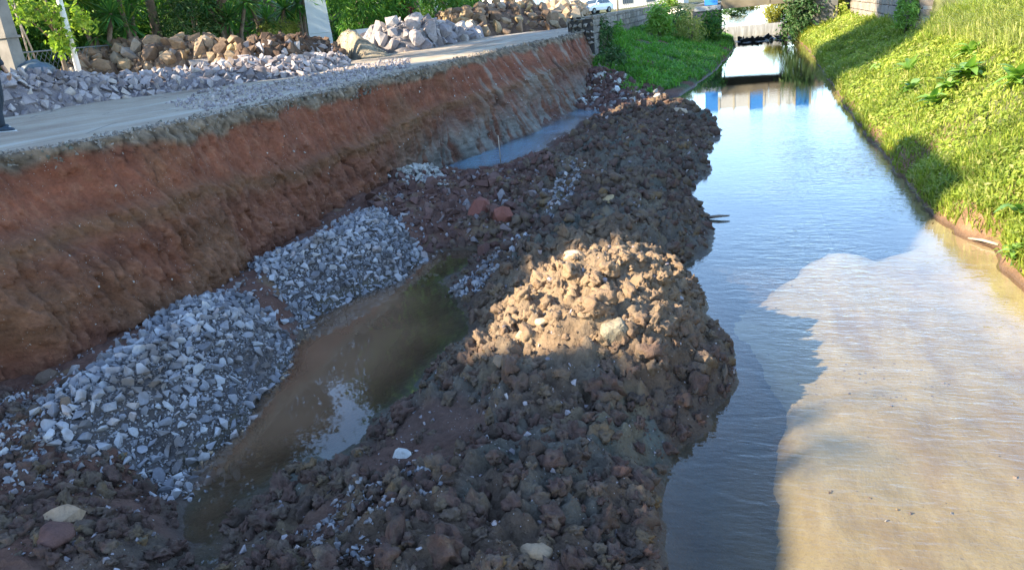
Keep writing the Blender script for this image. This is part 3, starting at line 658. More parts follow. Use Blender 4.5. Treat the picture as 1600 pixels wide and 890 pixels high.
# ------------------------------------------------------------------ stones on the field
def sample_poly(poly, n, grow=0.0):
    lo, hi = poly.min(0), poly.max(0); P = np.zeros((0, 2))
    while len(P) < n:
        q = rng.uniform(lo, hi, (n * 3, 2)); P = np.concatenate([P, q[inpoly(q[:, 0], q[:, 1], poly)]])
    return P[:n]
def poisson(P, R, tight=.62):
    """keep points whose discs barely overlap (grid hash)"""
    cell = R.max(); g = {}; keep = []
    for i in np.argsort(-R):
        k = (int(P[i][0] // cell), int(P[i][1] // cell)); ok = True
        for a in (-1, 0, 1):
            for b in (-1, 0, 1):
                for j in g.get((k[0] + a, k[1] + b), ()):
                    if (P[i][0] - P[j][0]) ** 2 + (P[i][1] - P[j][1]) ** 2 < (tight * (R[i] + R[j])) ** 2: ok = False; break
                if not ok: break
            if not ok: break
        if ok: g.setdefault(k, []).append(i); keep.append(i)
    return np.array(keep, int)
def heap_on_field(name, label, cat, poly, n, smin, smax, variants, mat, group=None, under=0.0, limit=300, piece='stone', minor=2000, lift=.3, hfun=None):
    c = poly.mean(0); hf = hfun or (lambda x, y: ground(x, y, True))
    o = empty(name, (c[0], c[1], float(hf(np.array([c[0]]), np.array([c[1]]))[0])), label, cat, group)
    P = sample_poly(poly, n); R = smin * (smax / smin) ** (rng.random(n) ** 2.3)
    stray = rng.random(n) < .12; P[stray] += rng.normal(size=(stray.sum(), 2)) * .16
    k = poisson(P, R); P, R = P[k], R[k]
    z = hf(P[:, 0], P[:, 1]) + R * lift
    sc = R[:, None] * rng.uniform(.8, 1.2, (len(R), 3))
    place(piece, variants, np.column_stack([P, z]), None, sc, mat, o, 'small_' + piece + 's', limit)
    if minor:
        P = sample_poly(poly, minor); R = rng.uniform(.35, 1.0, minor) * smin
        place('chip', variants, np.column_stack([P, hf(P[:, 0], P[:, 1]) + R * .5]), None, R, mat, o, 'rock_chips', 0)
    return o
heap_on_field('gravel_heap', 'nearest long heap of grey crushed stone between red cut and brown pool', 'gravel heap', HEAP1, 30000, .022, .088, ROCKS + FLATS, M['gravel'], 'heaps of crushed stone in the trench', minor=9000)
heap_on_field('gravel_heap', 'middle grey crushed stone heap beside the narrow far end of the pool', 'gravel heap', HEAP2, 22000, .025, .092, ROCKS + FLATS, M['gravel'], 'heaps of crushed stone in the trench', minor=7000)
heap_on_field('gravel_heap', 'small patch of white crushed stone in the corner where the milky stream starts', 'gravel heap', HEAP3, 2600, .045, .12, ROCKS, M['palerock'], 'heaps of crushed stone in the trench', minor=600)

# clods of the spoil ridge (pieces of the bank)
def ridge_ok(P, h): return (h > .03) & ~inpoly(P[:, 0], P[:, 1], HEAP1) & ~inpoly(P[:, 0], P[:, 1], HEAP2)
n = 150000
yq = 3.2 * (34 / 3.2) ** rng.random(n); xq = np.where(yq < 5.2, rng.uniform(-7.2, .2, n), rng.uniform(-4.8, .2, n)); P = np.column_stack([xq, yq]); h = ground(xq, yq)
k = ridge_ok(P, h) & (rng.random(n) < .25 + sstep(.1, .3, np.abs(fbm(xq * .5, yq * .5, None, 2, 172)) + .12)); dens = fbm(xq * 1.3, yq * 1.3, None, 3, 171); k &= rng.random(n) < sstep(-1.3, .1, dens)
k &= rng.random(n) > .88 * smooth_m(xq, yq)
P, h = P[k], h[k]; R = .0062 * (14.0 ** (rng.random(len(P)) ** 3.3)) * (1 + .035 * (P[:, 1] - 4))
kk = poisson(P, R * .7); kk = kk[(R[kk] < .02 * (1 + .03 * (P[kk, 1] - 4))) | (rng.random(len(kk)) < .5)]; P, h, R = P[kk], h[kk], R[kk]
big_ = R > .024 * (1 + .03 * (P[:, 1] - 4))
for part_, lim_ in ((big_ & (P[:, 1] < 10.5), 300), (big_ & (P[:, 1] >= 10.5), 0)):
    place('clod', CLODS, np.column_stack([P, h + R * .05])[part_], None, R[part_][:, None] * rng.uniform(.7, 1.3, (part_.sum(), 3)), M['clod'], spoil_bank, 'loose_clods', lim_, smooth=True, fine=lim_ > 0)
sm = ~big_ & ((R > .0085 * (1 + .03 * (P[:, 1] - 4))) | (rng.random(len(R)) < .45))
place('crumb', CRUMBS, np.column_stack([P, h + R * .2])[sm], None, R[sm][:, None] * rng.uniform(.75, 1.25, (sm.sum(), 3)), M['clod'], spoil_bank, 'small_crumbs', 0, smooth=False)
# a few big lumps
yq = 3.6 * (20 / 3.6) ** rng.random(160); xq = rng.uniform(-3.4, -.3, 160); P = np.column_stack([xq, yq]); h = ground(xq, yq); k = ridge_ok(P, h) & (h > .12) & (smooth_m(xq, yq) < .1); P, h = P[k], h[k]; R = rng.uniform(.06, .12, len(P)); kk = poisson(P, R, .9); P, h, R = P[kk], h[kk], R[kk]
place('clod', CLODS, np.column_stack([P, h + R * .1]), None, R[:, None] * rng.uniform(.75, 1.25, (len(R), 3)), M['clod'], spoil_bank, 'loose_clods', 100, smooth=True)
# rubble at the head of the trench
RH = px_poly([(860, 150), (905, 140), (960, 128), (1010, 145), (1040, 156), (960, 172), (930, 168)], .2); P = sample_poly(RH, 240); h = np.maximum(ground(P[:, 0], P[:, 1]), np.where(P[:, 1] > 30.3, ls_h(P[:, 0], P[:, 1]), -9)); k = h > -.1; P, h = P[k], h[k]; R = .06 * (4 ** (rng.random(len(P)) ** 2))
place('rubble', ROCKS, np.column_stack([P, h + R * .3]), None, R, M['palerock'], spoil_bank, 'loose_rubble', 60)
P = sample_poly(RH, 900); h = np.maximum(ground(P[:, 0], P[:, 1]), np.where(P[:, 1] > 30.3, ls_h(P[:, 0], P[:, 1]), -9)); k = h > -.1; P, h = P[k], h[k]; R = .05 * (4 ** (rng.random(len(P)) ** 2.5))
place('clod', CLODS, np.column_stack([P, h + R * .2]), None, R, M['redclod'], spoil_bank, 'loose_clods', 0, smooth=True)
# stones mixed in
n = 3800
yq = 3.2 * (34 / 3.2) ** rng.random(n); xq = rng.uniform(-7.2, .1, n); P = np.column_stack([xq, yq]); h = ground(xq, yq)
k = ridge_ok(P, h); P, h = P[k], h[k]; R = .010 * (5 ** (rng.random(len(P)) ** 2.2)) * (1 + .03 * (P[:, 1] - 4))
place('stone', ROCKS + FLATS, np.column_stack([P, h + R * .3]), None, R, M['gravel2'], spoil_bank, 'loose_stones', 120)
# rough red spoil of the saddle between the two waters
SAD = px_poly([(560, 345), (620, 290), (700, 268), (790, 258), (850, 240), (880, 270), (850, 330), (790, 378), (690, 388), (600, 345)], .35)
P = sample_poly(SAD, 1500); h = ground(P[:, 0], P[:, 1]); k = h > .02; P, h = P[k], h[k]; R = .03 * (6 ** (rng.random(len(P)) ** 2.2)); kk = poisson(P, R * .9); P, h, R = P[kk], h[kk], R[kk]
place('rock', ROCKS, np.column_stack([P, h + R * .3]), None, R[:, None] * rng.uniform(.8, 1.2, (len(R), 3)), M['redclod'], spoil_bank, 'small_rocks', 200)
# grey rubble streaks on the ridge and by the pool
for poly, nn, s0, s1 in ((px_poly([(690, 440), (760, 400), (800, 380), (830, 385), (790, 430), (745, 450)], .2), 700, .03, .07), (px_poly([(860, 300), (905, 260), (925, 270), (880, 330), (850, 345)], .45), 420, .035, .09), (px_poly([(460, 820), (560, 750), (680, 740), (700, 800), (620, 889), (480, 889)], .3), 650, .012, .045), (px_poly([(0, 620), (80, 640), (85, 740), (40, 760), (0, 750)], .45), 500, .018, .05)):
    P = sample_poly(poly, nn); h = ground(P[:, 0], P[:, 1]); R = s0 * (s1 / s0) ** (rng.random(nn) ** 1.8)
    place('stone', ROCKS + FLATS, np.column_stack([P, h + R * .3]), None, R, M['gravel'], spoil_bank, 'loose_stones', 60)
n = 1500
xq = rng.uniform(.0, 3.2, n); yq = 3.4 * (13 / 3.4) ** rng.random(n); k = (xq < rb_edge(yq) - .1) & (fbm(xq * .8, yq * .8, None, 3, 181) > .35); xq, yq = xq[k], yq[k]; R = .004 * (5.5 ** (rng.random(len(xq)) ** 3))
place('pebble', CRUMBS, np.column_stack([xq, yq, bed_z(xq, yq) + R * .2]), None, R, M['brownrock'], riverbed, 'bed_pebbles', 0)
# stones lying under the pool water, along its gravel side
P = sample_poly(px_poly([(470, 495), (520, 500), (460, 620), (400, 700), (300, 745), (262, 745), (340, 690), (430, 590)], -.05), 420); h = ground(P[:, 0], P[:, 1]); R = rng.uniform(.03, .075, len(P))
place('submerged_stone', FLATS, np.column_stack([P, np.minimum(h + R * .2, -.015 - .25 * R)]), None, R, M['tanrock'], spoil_bank, 'submerged_stones', 150)
# stones stuck in the gravel layer on top of the cut
n = 1500
yq = 5.0 * (34 / 5.0) ** rng.random(n); zq = road_z(yq) - rng.uniform(.02, .26, n); R = .016 * (3.2 ** (rng.random(n) ** 1.8)) * (1 + .03 * (yq - 5))
place('embedded_stone', ROCKS, np.column_stack([lip_x(yq) + .045, yq, zq]), None, R, M['wallstone'], trench_wall, 'embedded_stones', 150)
n = 170
yq = rng.uniform(4, 30, n); fz = rng.uniform(.2, .85, n); zq = -.35 + 2.85 * fz
xi = np.array([np.interp(z_, WZ[:, j], WX[:, j]) for z_, j in zip(zq, np.clip(np.searchsorted(wy, yq), 0, len(wy) - 1))]); R = .008 * (3 ** rng.random(n)) * (1 + .05 * (yq - 4))
place('pebble', ROCKS, np.column_stack([xi + .004, yq, zq]), None, R, M['palerock'], trench_wall, 'embedded_pebbles', 0)
# crushed stone spilt on the road edge
RG = np.array([_atroad(*q)[:2] for q in [(255, 165), (330, 138), (420, 132), (480, 118), (560, 103), (640, 92), (640, 106), (540, 130), (440, 152), (330, 175)]])
P = sample_poly(RG, 1500); P = P[P[:, 0] < lip_x(P[:, 1]) - .05]; R = .02 * (3.2 ** (rng.random(len(P)) ** 1.8)) * (1 + .03 * (P[:, 1] - 8))
o = empty('gravel_spread', (*P.mean(0), 2.5), 'thin spread of fine grey stone on the road along the lip of the cut', 'gravel')
place('stone', ROCKS, np.column_stack([P, road_z(P[:, 1]) + R * .4]), None, R, M['gravel2'], o, 'small_stones', 200)

# crumbling dirt and stones along the broken edge of the road
n = 2600
yq = 5.0 * (36 / 5.0) ** rng.random(n); off = np.abs(rng.normal(size=n)) * .16; R = .011 * (4 ** (rng.random(n) ** 2.2)) * (1 + .035 * (yq - 5)); xq = lip_x(yq) - off + .03
o = empty('road_edge_rubble', (-8.3, 14, 2.5), 'loose brown stones and crumbs strewn along the broken road edge above the cut', 'rubble')
place('stone', ROCKS, np.column_stack([xq, yq, road_z(yq) + R * .25 - .02 * (off < .03)]), None, R, M['wallstone'], o, 'small_stones', 120)

# ------------------------------------------------------------------ single boulders people would point at
def boulder(px, py, r, label, mat, sub=(1, .85, .7), seed=0, name='boulder', n=22, zoff=.25, rz=None, kind='rock'):
    z = .3
    for _ in range(12):
        p = at(px, py, z); z = .5 * z + .5 * float(ground(np.array([p[0]]), np.array([p[1]]), True)[0])
    p = at(px, py, z)
    if kind == 'block':
        v, f = clod_variant(4, .16, seed + 200, 2.2); q = np.sign(v) * np.abs(v) ** .55; v = q * np.array(sub) * .8
    elif kind == 'clod':
        v, f = clod_variant(3, .22, seed + 200, 1.3); v = v * np.array(sub)
    else: v, f = rock_variant(n, sub, 300 + seed)
    o = link(name, mesh_np(name, v * r, f, mat, kind == 'clod'), None, (p[0], p[1], z + r * sub[2] * zoff))
    o.rotation_euler = (rng.uniform(-.25, .25), rng.uniform(-.25, .25), rng.uniform(0, 6.28) if rz is None else rz)
    return tag(o, label, 'boulder' if r > .13 else 'stone')
boulder(752, 335, .27, 'squarish brick red boulder, left one of the pair below the milky stream', M['redrock'], (1, .9, .9), 1)
boulder(785, 340, .22, 'darker red broken boulder, right one of the pair below the milky stream', M['redrock'], (1, .8, .75), 2)
boulder(775, 283, .23, 'brown cracked rock beside the wooden stake', M['redclod'], (1, .85, .7), 3)
boulder(962, 530, .19, 'large upright pale clay block at the front of the tan mound', M['clay'], (.85, .7, 1.0), 4, zoff=.3, rz=.3, kind='block')
boulder(846, 508, .085, 'pale angular rock on the left flank of the tan mound, upper of two', M['tanrock'], (1, .8, .7), 5, zoff=.5)
boulder(815, 530, .075, 'tan rounded rock at the left foot of the tan mound, lower of two', M['tanrock'], (.9, .8, .9), 6, zoff=.5)
boulder(895, 405, .16, 'rounded tan clod crowning the tan mound', M['tanrock'], (1, .8, .75), 7, kind='clod', zoff=.3)
boulder(628, 710, .105, 'flat grey slab lying on bare brown earth by the blue puddle', M['palerock'], (1, .8, .26), 8, 'slab', zoff=.5)
boulder(560, 708, .07, 'small tan stone at the lower corner of the blue puddle', M['brownrock'], (1, .8, .8), 9)
boulder(100, 815, .16, 'rounded light brown boulder in the bottom left earth', M['tanrock'], (1, .85, .7), 10, n=26)
boulder(88, 840, .15, 'reddish earth lump just below the light brown boulder', M['redclod'], (1, .9, .7), 11, kind='clod')
boulder(8, 645, .09, 'orange brown stone at the left picture edge above the gravel', M['tanrock'], (1, .8, .8), 12)
boulder(75, 592, .16, 'long tan rock half buried at the foot of the red cut', M['brownrock'], (1.2, .7, .55), 13)
boulder(105, 635, .10, 'brown rounded stone at the upper left of the nearest gravel heap', M['brownrock'], (1, .9, .8), 14)
boulder(40, 742, .075, 'grey angular rock at the left edge below the fine gravel', M['gravel'], (1, .8, .7), 15)
boulder(1000, 215, .36, 'rough lump on the crest of the ridge, painted ochre for a sun patch', M['tanrock'], (1.2, .9, .6), 16, kind='clod')  # its ochre stands in for a patch of sunlight
boulder(1060, 178, .30, 'lump at the far tip of the spoil ridge, painted tan for a sun patch', M['tanrock'], (1.3, .8, .6), 17, kind='clod')  # tan colour in place of sun on the ridge tip
boulder(840, 868, .10, 'rust stained brown clod at the bottom edge near the middle', M['brownrock'], (1, .8, .9), 18, kind='clod')
boulder(720, 870, .10, 'ochre brown clod at the bottom edge left of the rust stained one', M['brownrock'], (1, .9, .8), 19, kind='clod')
boulder(1140, 566, .075, 'dark wet clod standing in the river edge below the mound', M['clod'], (1, .9, .8), 20, kind='clod')
boulder(950, 315, .16, 'yellowish stone on the crest of the ridge above the mound', M['brownrock'], (1, .8, .7), 21)
boulder(780, 567, .10, 'mossy brown stone left of the foot of the mound', M['brownrock'], (1, .8, .7), 22)
boulder(965, 145, .20, 'square white block at the far head of the milky stream', M['whiterock'], (.9, .8, .9), 23, 'block', 14, .7)
boulder(963, 164, .17, 'smaller pale block just below the square white block', M['whiterock'], (1, .7, .7), 24, 'block', 14, .6)
boulder(910, 157, .22, 'rounded white stone in the far end of the milky stream', M['whiterock'], (1, .8, .7), 25)
boulder(931, 154, .14, 'small white stone right of the rounded white stone in the milky stream', M['whiterock'], (1, .8, .7), 26)
boulder(922, 145, .24, 'pale grey stone at the foot of the broken masonry', M['palerock'], (1, .7, .9), 27)

# ------------------------------------------------------------------ heaps beside the road
def loft_heap(name, label, cat, cols, pieces, core_mat, core_col, group=None, nseg=40, rough=.08, limit=300, core='earth_core'):
    """cols: (px, py of front foot, py of crest, depth back, base z offset)"""
    B, Cc, D = [], [], []
    for px, pyb, pyt, back in cols:
        b = _atroad(px, pyb); r = ray(px, pyb); hd = np.array([r[0], r[1], 0]); hd /= np.linalg.norm(hd)
        cr = b + hd * back; rr = ray(px, pyt); tt = np.hypot(cr[0], cr[1]) / np.hypot(rr[0], rr[1]); cr[2] = max(EYE + rr[2] * tt, b[2] + .05)
        e = b + hd * back * 2.1; B.append(b); Cc.append(cr); D.append(e)
    B, Cc, D = map(np.array, (B, Cc, D)); L = np.concatenate([[0], np.cumsum(np.linalg.norm(np.diff(B[:, :2], axis=0), axis=1))]); L /= L[-1]
    def surf(s, t):
        q = lambda A: np.stack([np.interp(s, L, A[:, i]) for i in range(3)], -1)
        b, cr, e = q(B), q(Cc), q(D); t_ = t[..., None]
        xy = np.where(t_ < 1, b + (cr - b) * t_, cr + (e - cr) * (t_ - 1)); zz = b[..., 2] - .08 + (cr[..., 2] - b[..., 2] + .08) * np.where(t < 1, np.sin(np.clip(t, 0, 1) * np.pi / 2) ** .85, np.cos(np.clip(t - 1, 0, 1) * np.pi / 2))
        xy[..., 2] = zz; return xy
    ss, tt = np.meshgrid(np.linspace(0, 1, nseg * 3), np.linspace(0, 2, nseg)); G = surf(ss, tt)
    endf = np.minimum(1, np.minimum(ss, 1 - ss) / .04); base = road_z(G[..., 1]) - .08; G[..., 2] = base + (G[..., 2] - base) * endf ** .5
    G[..., 2] += rough * fbm(G[..., 0] * 2.5, G[..., 1] * 2.5, None, 4, 191) * np.clip(tt * 3, 0, 1)
    c = B.mean(0); o = empty(name, (c[0], c[1], 2.5), label, cat, group)
    cc = np.array(core_col) * (1 + .3 * fbm(G[..., 0].ravel() * 2, G[..., 1].ravel() * 2, None, 3, 193))[:, None]
    link(core, mesh_np(core, G.reshape(-1, 3) - np.array([c[0], c[1], 2.5]), grid_faces(nseg, nseg * 3), core_mat, True, cc), o)
    for (pname, variants, mat, n, s0, s1, t0, t1, lim, pw) in pieces:
        s = rng.random(n); t_ = rng.uniform(t0, t1, n); P = surf(s, t_); R = s0 * (s1 / s0) ** (rng.random(n) ** pw)
        kk = poisson(np.column_stack([s * np.linalg.norm(B[-1] - B[0]), t_ * np.linalg.norm(Cc[len(Cc) // 2] - B[len(B) // 2])]), R, .6); P, R = P[kk], R[kk]
        ends = np.minimum(s, 1 - s)[kk]; bz = road_z(P[:, 1]) - .08; P[:, 2] = bz + (P[:, 2] - bz) * np.minimum(1, ends / .04) ** .5
        P[:, 2] += R * .25
        place(pname, variants, P, None, R[:, None] * rng.uniform(.8, 1.2, (len(R), 3)), mat, o, 'small_' + pname + 's', lim)
    return o
G_ = 'heaps of spoil and stone along the road'
loft_heap('stone_heap', 'long low heap of lilac grey broken rock along the left road side', 'stone heap',
    [(-60, 195, 122, 1.4), (0, 184, 118, 1.5), (80, 172, 114, 1.6), (180, 156, 122, 1.6), (280, 143, 112, 1.7), (380, 130, 96, 1.7), (470, 118, 92, 1.6), (545, 103, 88, 1.3)],
    [('stone', ROCKS + FLATS, M['gravel2'], 14000, .045, .20, .0, 1.25, 300, 1.9)], M['cut'], (.20, .17, .17), G_)
loft_heap('boulder_heap', 'heap of tan and brown boulders behind the lilac grey stones', 'boulder heap',
    [(112, 140, 112, 1.6), (150, 134, 92, 2.2), (190, 128, 76, 2.4), (260, 122, 66, 2.4), (330, 115, 62, 2.4), (392, 110, 70, 2.2)],
    [('boulder', BOULDERS + ROCKS[:4], M['brownrock'], 3600, .08, .44, .15, 1.35, 260, 1.5)], M['cut'], (.18, .12, .08), G_)
loft_heap('earth_heap', 'dark brown earth heap with scattered grey stones between the boulders and the sand', 'earth heap',
    [(375, 120, 72, 2.0), (420, 114, 60, 2.4), (465, 108, 58, 2.4), (510, 100, 66, 2.2), (540, 98, 84, 1.4)],
    [('clod', ROCKS, M['earthclod'], 3000, .06, .28, .1, 1.3, 150, 2.0), ('stone', ROCKS, M['gravel2'], 110, .10, .30, .02, .6, 110, 1.2)], M['cut'], (.115, .075, .052), G_, rough=.16)
loft_heap('sand_heap', 'smooth pale sand cone beside the grey pillar', 'sand heap',
    [(522, 88, 76, 1.6), (540, 92, 52, 2.4), (552, 93, 45, 2.6), (566, 93, 54, 2.4), (598, 90, 78, 1.4), (612, 88, 86, .8)],
    [('lump', ROCKS, M['tanrock'], 9, .10, .26, .0, .35, 9, 1.5), ('pebble', CRUMBS, M['sandheap'], 500, .02, .05, .0, 1.2, 0, 1.5)], M['cut'], (.30, .255, .185), G_, rough=.05, core='sand_cone')
loft_heap('rock_heap', 'heap of big grey angular rocks right of the pale sand cone', 'rock heap',
    [(572, 82, 68, 1.4), (595, 84, 52, 2.4), (625, 82, 38, 3.0), (650, 79, 34, 3.2), (680, 74, 42, 2.8), (712, 67, 50, 2.2), (748, 60, 53, 1.2)],
    [('rock', BOULDERS + ROCKS[:4], M['gravel2'], 4500, .08, .52, .0, 1.3, 280, 1.8)], M['cut'], (.20, .18, .18), G_)
loft_heap('earth_heap', 'tall brown heap of earth and boulders where the road narrows', 'earth heap',
    [(672, 64, 46, 2.0), (700, 62, 24, 3.4), (735, 61, 22, 3.8), (765, 57, 10, 4.0), (800, 53, 5, 4.2), (835, 49, 9, 3.8), (868, 46, 26, 2.6), (884, 43, 38, 1.2)],
    [('boulder', BOULDERS + ROCKS[:4], M['brownrock'], 5000, .08, .52, .0, 1.3, 280, 1.7)], M['cut'], (.15, .095, .065), G_, rough=.2)
loft_heap('boulder_heap', 'far sunlit heap of orange tan boulders in front of the white car', 'boulder heap',
    [(845, 35, 26, 3.0), (862, 34, 8, 5.0), (878, 33, 6, 5.2), (896, 31, 8, 5.0), (912, 28, 14, 4.0), (926, 24, 21, 2.5)],
    [('boulder', BOULDERS + ROCKS[:4], M['tanrock'], 1500, .2, .85, .0, 1.3, 200, 1.6)], M['cut'], (.30, .20, .12), G_)


# ------------------------------------------------------------------ masonry
def masonry(name, label, x_face, sgn, y0, y1, z0f, z1, rh, bl, th, mat, seed, cat='retaining wall'):
    """blocks laid in courses on a wall whose face looks along sgn*X"""
    r = np.random.default_rng(seed); o = empty(name, (x_face, (y0 + y1) / 2, 0.0), label, cat); base = np.array(o.location)
    cx = x_face - sgn * th / 2
    k = MB(); k.box((cx - sgn * .03, (y0 + y1) / 2, (z1 - .5) / 2), (th - .09, y1 - y0 - .04, z1 + .44)); k.v = [q - base for q in k.v]; k.build('mortar_core', M['mortar'], o)
    var = []
    for i in range(6):
        bm = bmesh.new(); bmesh.ops.create_cube(bm, size=1.0); bmesh.ops.bevel(bm, geom=bm.edges[:], offset=.06, segments=1, affect='EDGES')
        bm.verts.index_update(); V = np.array([v.co[:] for v in bm.verts]); V += r.uniform(-.035, .035, V.shape); me = bpy.data.meshes.new('stone_block')
        bm.to_mesh(me)
        for v_, q in zip(me.vertices, V): v_.co = q
        bm.free(); me.materials.append(mat); var.append(me)
    z = z0f(y0) if callable(z0f) else z0f; row = 0
    while z < z1 - .02:
        h = min(rh * r.uniform(.88, 1.1), z1 - z); y = y0 - r.uniform(0, .5) * bl * (row % 2)
        while y < y1:
            l = bl * r.uniform(.7, 1.35); a, b = max(y, y0), min(y + l, y1)
            if b - a > .12:
                q = bpy.data.objects.new('stone_block', var[r.integers(6)]); COL.objects.link(q); q.parent = o
                q.location = Vector((cx + sgn * r.uniform(.0, .035), (a + b) / 2, z + h / 2)) - Vector(base)
                q.scale = (th, b - a - .03, h - .028)
            y += l
        z += h; row += 1
    return o
left_wall = masonry('stone_wall', 'weathered stone retaining wall with parapet above the green left slope', -6.85, 1, 36.25, 67, .75, 3.16, .335, .95, .5, M['wallstone'], 5)
right_wall = masonry('stone_wall', 'pale stone block wall along the top of the right bank', 6.3, -1, 34.5, 67, 1.05, 3.95, .40, .88, .5, M['wallstone2'], 6)
# broken end of the left wall: rubble stones facing the trench
o = empty('broken_masonry', (-7.35, 36.1, .3), 'broken end of the stone wall with dark rubble at the head of the trench', 'masonry')
pts, rr_ = [], []
for z in np.arange(.35, 3.15, .27):
    x = -8.0 + .75 * max(0, 1.5 - z) / 1.5 + rng.uniform(-.05, .1)
    while x < -6.85 + .3 * max(0, 1.3 - z):
        w = rng.uniform(.17, .30); pts.append((x + w / 2, 36.08 + .25 * (.5 - z / 3) * 0 - .25 * (z < 1.2) * (1.2 - z) + rng.uniform(-.06, .10), z + rng.uniform(-.05, .05))); rr_.append((w * .62, .22, rng.uniform(.14, .20))); x += w
place('rubble_stone', ROCKS, np.array(pts), np.repeat(np.eye(3)[None], len(pts), 0), np.array(rr_), M['wallstone'], o)
k = MB().box((.0, .30, 1.3), (1.15, .35, 2.9), None, .04); k.build('rubble_core', M['darkrock'], o)
for i, (px, pyb, pyt) in enumerate([(934, 148, 120), (908, 132, 112)]):
    p = atY(px, (pyb + pyt) / 2, 35.9 - .4 * (i == 0)); p2 = MB().tube([(0, 0, -.45), (.02, .02, 0), (0, .05, .42)], [.2, .17, .13], 7)
    q = p2.build('fallen_stone', M['palerock'], None, False, tuple(p)); tag(q, ['upright grey stone leaning under the broken masonry', 'pinkish stone jutting out halfway up the broken masonry'][i], 'stone')

# ------------------------------------------------------------------ foliage tools
def blade_mesh(name, P, L, Wd, lean, mat, parent=None, az=None, droop=.5, kind='stuff', label=None, cat=None, group=None):
    n = len(P); az = rng.uniform(0, 2 * np.pi, n) if az is None else az
    d = np.column_stack([np.cos(az), np.sin(az), np.zeros(n)]); sd = np.column_stack([-np.sin(az), np.cos(az), np.zeros(n)])
    up = np.array([0, 0, 1.0]); le = lean[:, None]; L_, w = L[:, None], Wd[:, None]
    m = P + L_ * .55 * (up * np.cos(le * .7) + d * np.sin(le * .7)); tp = m + L_ * .45 * (up * np.cos(le + droop) + d * np.sin(le + droop))
    V = np.stack([P - sd * w * .35, P + sd * w * .35, m + sd * w * .5, m - sd * w * .5, tp], 1).reshape(-1, 3)
    b = (np.arange(n) * 5)[:, None]
    return link(name, mesh_np(name, V, [b + np.array([[0, 1, 2, 3]]), b + np.array([[3, 2, 4]])], mat, False), parent)
def leaf_geo(P, N, L, Wd, axis=None):
    """folded diamond leaves at P with facing N"""
    n = len(P); N = N / (np.linalg.norm(N, axis=1)[:, None] + 1e-9)
    A = rng.normal(size=(n, 3)) if axis is None else axis; A = A - (A * N).sum(1)[:, None] * N; A /= np.linalg.norm(A, axis=1)[:, None] + 1e-9
    B = np.cross(N, A); L_, w = L[:, None], Wd[:, None]
    V = np.stack([P, P + A * L_ * .45 + B * w * .5 + N * w * .18, P + A * L_ - N * L_ * .12, P + A * L_ * .45 - B * w * .5 + N * w * .18], 1).reshape(-1, 3)
    b = (np.arange(n) * 4)[:, None]
    return V, np.concatenate([b + np.array([[0, 1, 2]]), b + np.array([[0, 2, 3]])])
def crown_pts(cent, rad, nclump, nleaf, cr):
    """leaf clumps spread through a lumpy ellipsoid"""
    q = rng.normal(size=(nclump, 3)); q /= np.linalg.norm(q, axis=1)[:, None]; q *= (rng.uniform(.35, 1.0, nclump) ** .6)[:, None]
    q *= (1 + .25 * fbm(q[:, 0] * 2, q[:, 1] * 2, q[:, 2] * 2, 2, int(rng.integers(999))))[:, None]
    Cn = q * np.array(rad) + np.array(cent); s = cr * rng.uniform(.5, 1.3, nclump)
    e = rng.normal(size=(nclump, nleaf, 3)) * .5
    return (Cn[:, None] + e * s[:, None, None]).reshape(-1, 3), np.repeat(q, nleaf, 0)
def tree(name, label, cat, base, height, crowns, mat, leaf, nclump, nleaf, trunk_r=.16, limbs=6, clump_r=.55, group=None, drooping=.4, bend=(0, 0), wide=.38):
    o = empty(name, base, label, cat, group); b = np.array(base, float); T = MB(); cmid = np.mean([c[0] for c in crowns], 0) - b
    P = [np.zeros(3), np.array([bend[0] * .3, bend[1] * .3, height * .3]), np.array([bend[0] * .7 + cmid[0] * .4, bend[1] * .7 + cmid[1] * .4, height * .62]), np.array([cmid[0] * .9, cmid[1] * .9, height * .9])]
    P[0][2] -= .1; T.tube(P, [trunk_r * 1.25, trunk_r, trunk_r * .7, trunk_r * .25], 9)
    for i in range(limbs):
        c, r = crowns[i % len(crowns)]; tgt = np.array(c) - b + rng.uniform(-.7, .7, 3) * np.array(r); u = rng.uniform(.45, .95); st = P[1] + (P[2] - P[1]) * u
        T.tube([st, st + (tgt - st) * .5 + [0, 0, .25], tgt], [trunk_r * .45, trunk_r * .28, trunk_r * .08], 6)
    T.build('trunk', M['bark'], o, True)
    V, Fc, off = [], [], 0
    for c, r in crowns:
        p, q = crown_pts(np.array(c) - b, r, nclump, nleaf, clump_r); nn = q * .8 + rng.normal(size=p.shape) * .7 + [0, 0, .6]
        ax = rng.normal(size=p.shape) + q * .8 - np.array([0, 0, drooping * 2]); L = leaf * rng.uniform(.6, 1.3, len(p))
        v, f = leaf_geo(p, nn, L, L * wide, ax); V.append(v); Fc.append(f + off); off += len(v)
    me = mesh_np('crown', np.concatenate(V), np.concatenate(Fc), mat, False); link('crown', me, o); return o

# ------------------------------------------------------------------ right bank vegetation
def on_bank(px, py, h=rb_h, r0=6.0, r1=90.0):
    d = ray(px, py); d = d / np.hypot(d[0], d[1]); tt_ = np.linspace(r0, r1, 6000); Q = C0 + d * tt_[:, None]
    hh = h(Q[:, 0], Q[:, 1]); i = np.argmax(Q[:, 2] < hh); return Q[i]
n = 125000
yq = 6.5 * (68 / 6.5) ** rng.random(n); dq = rng.uniform(-.02, 1, n) ** 1.15 * np.interp(yq, [6, 20, 40, 68], [4.5, 5.6, 3.6, 3.2]); xq = rb_edge(yq) + dq
hq = rb_h(xq, yq); pat = fbm(xq * 1.1, yq * .8, None, 3, 201)
k = (pat + 2.2 * np.where(yq > 12.2, sstep(-.1, .2, dq), sstep(.08, .55, dq)) > -.1 + rng.uniform(-.5, .9, n)) & (dq > np.where(yq > 12.2, -.02, .03)) & ((xq < 6.2) | (yq < 33.8))
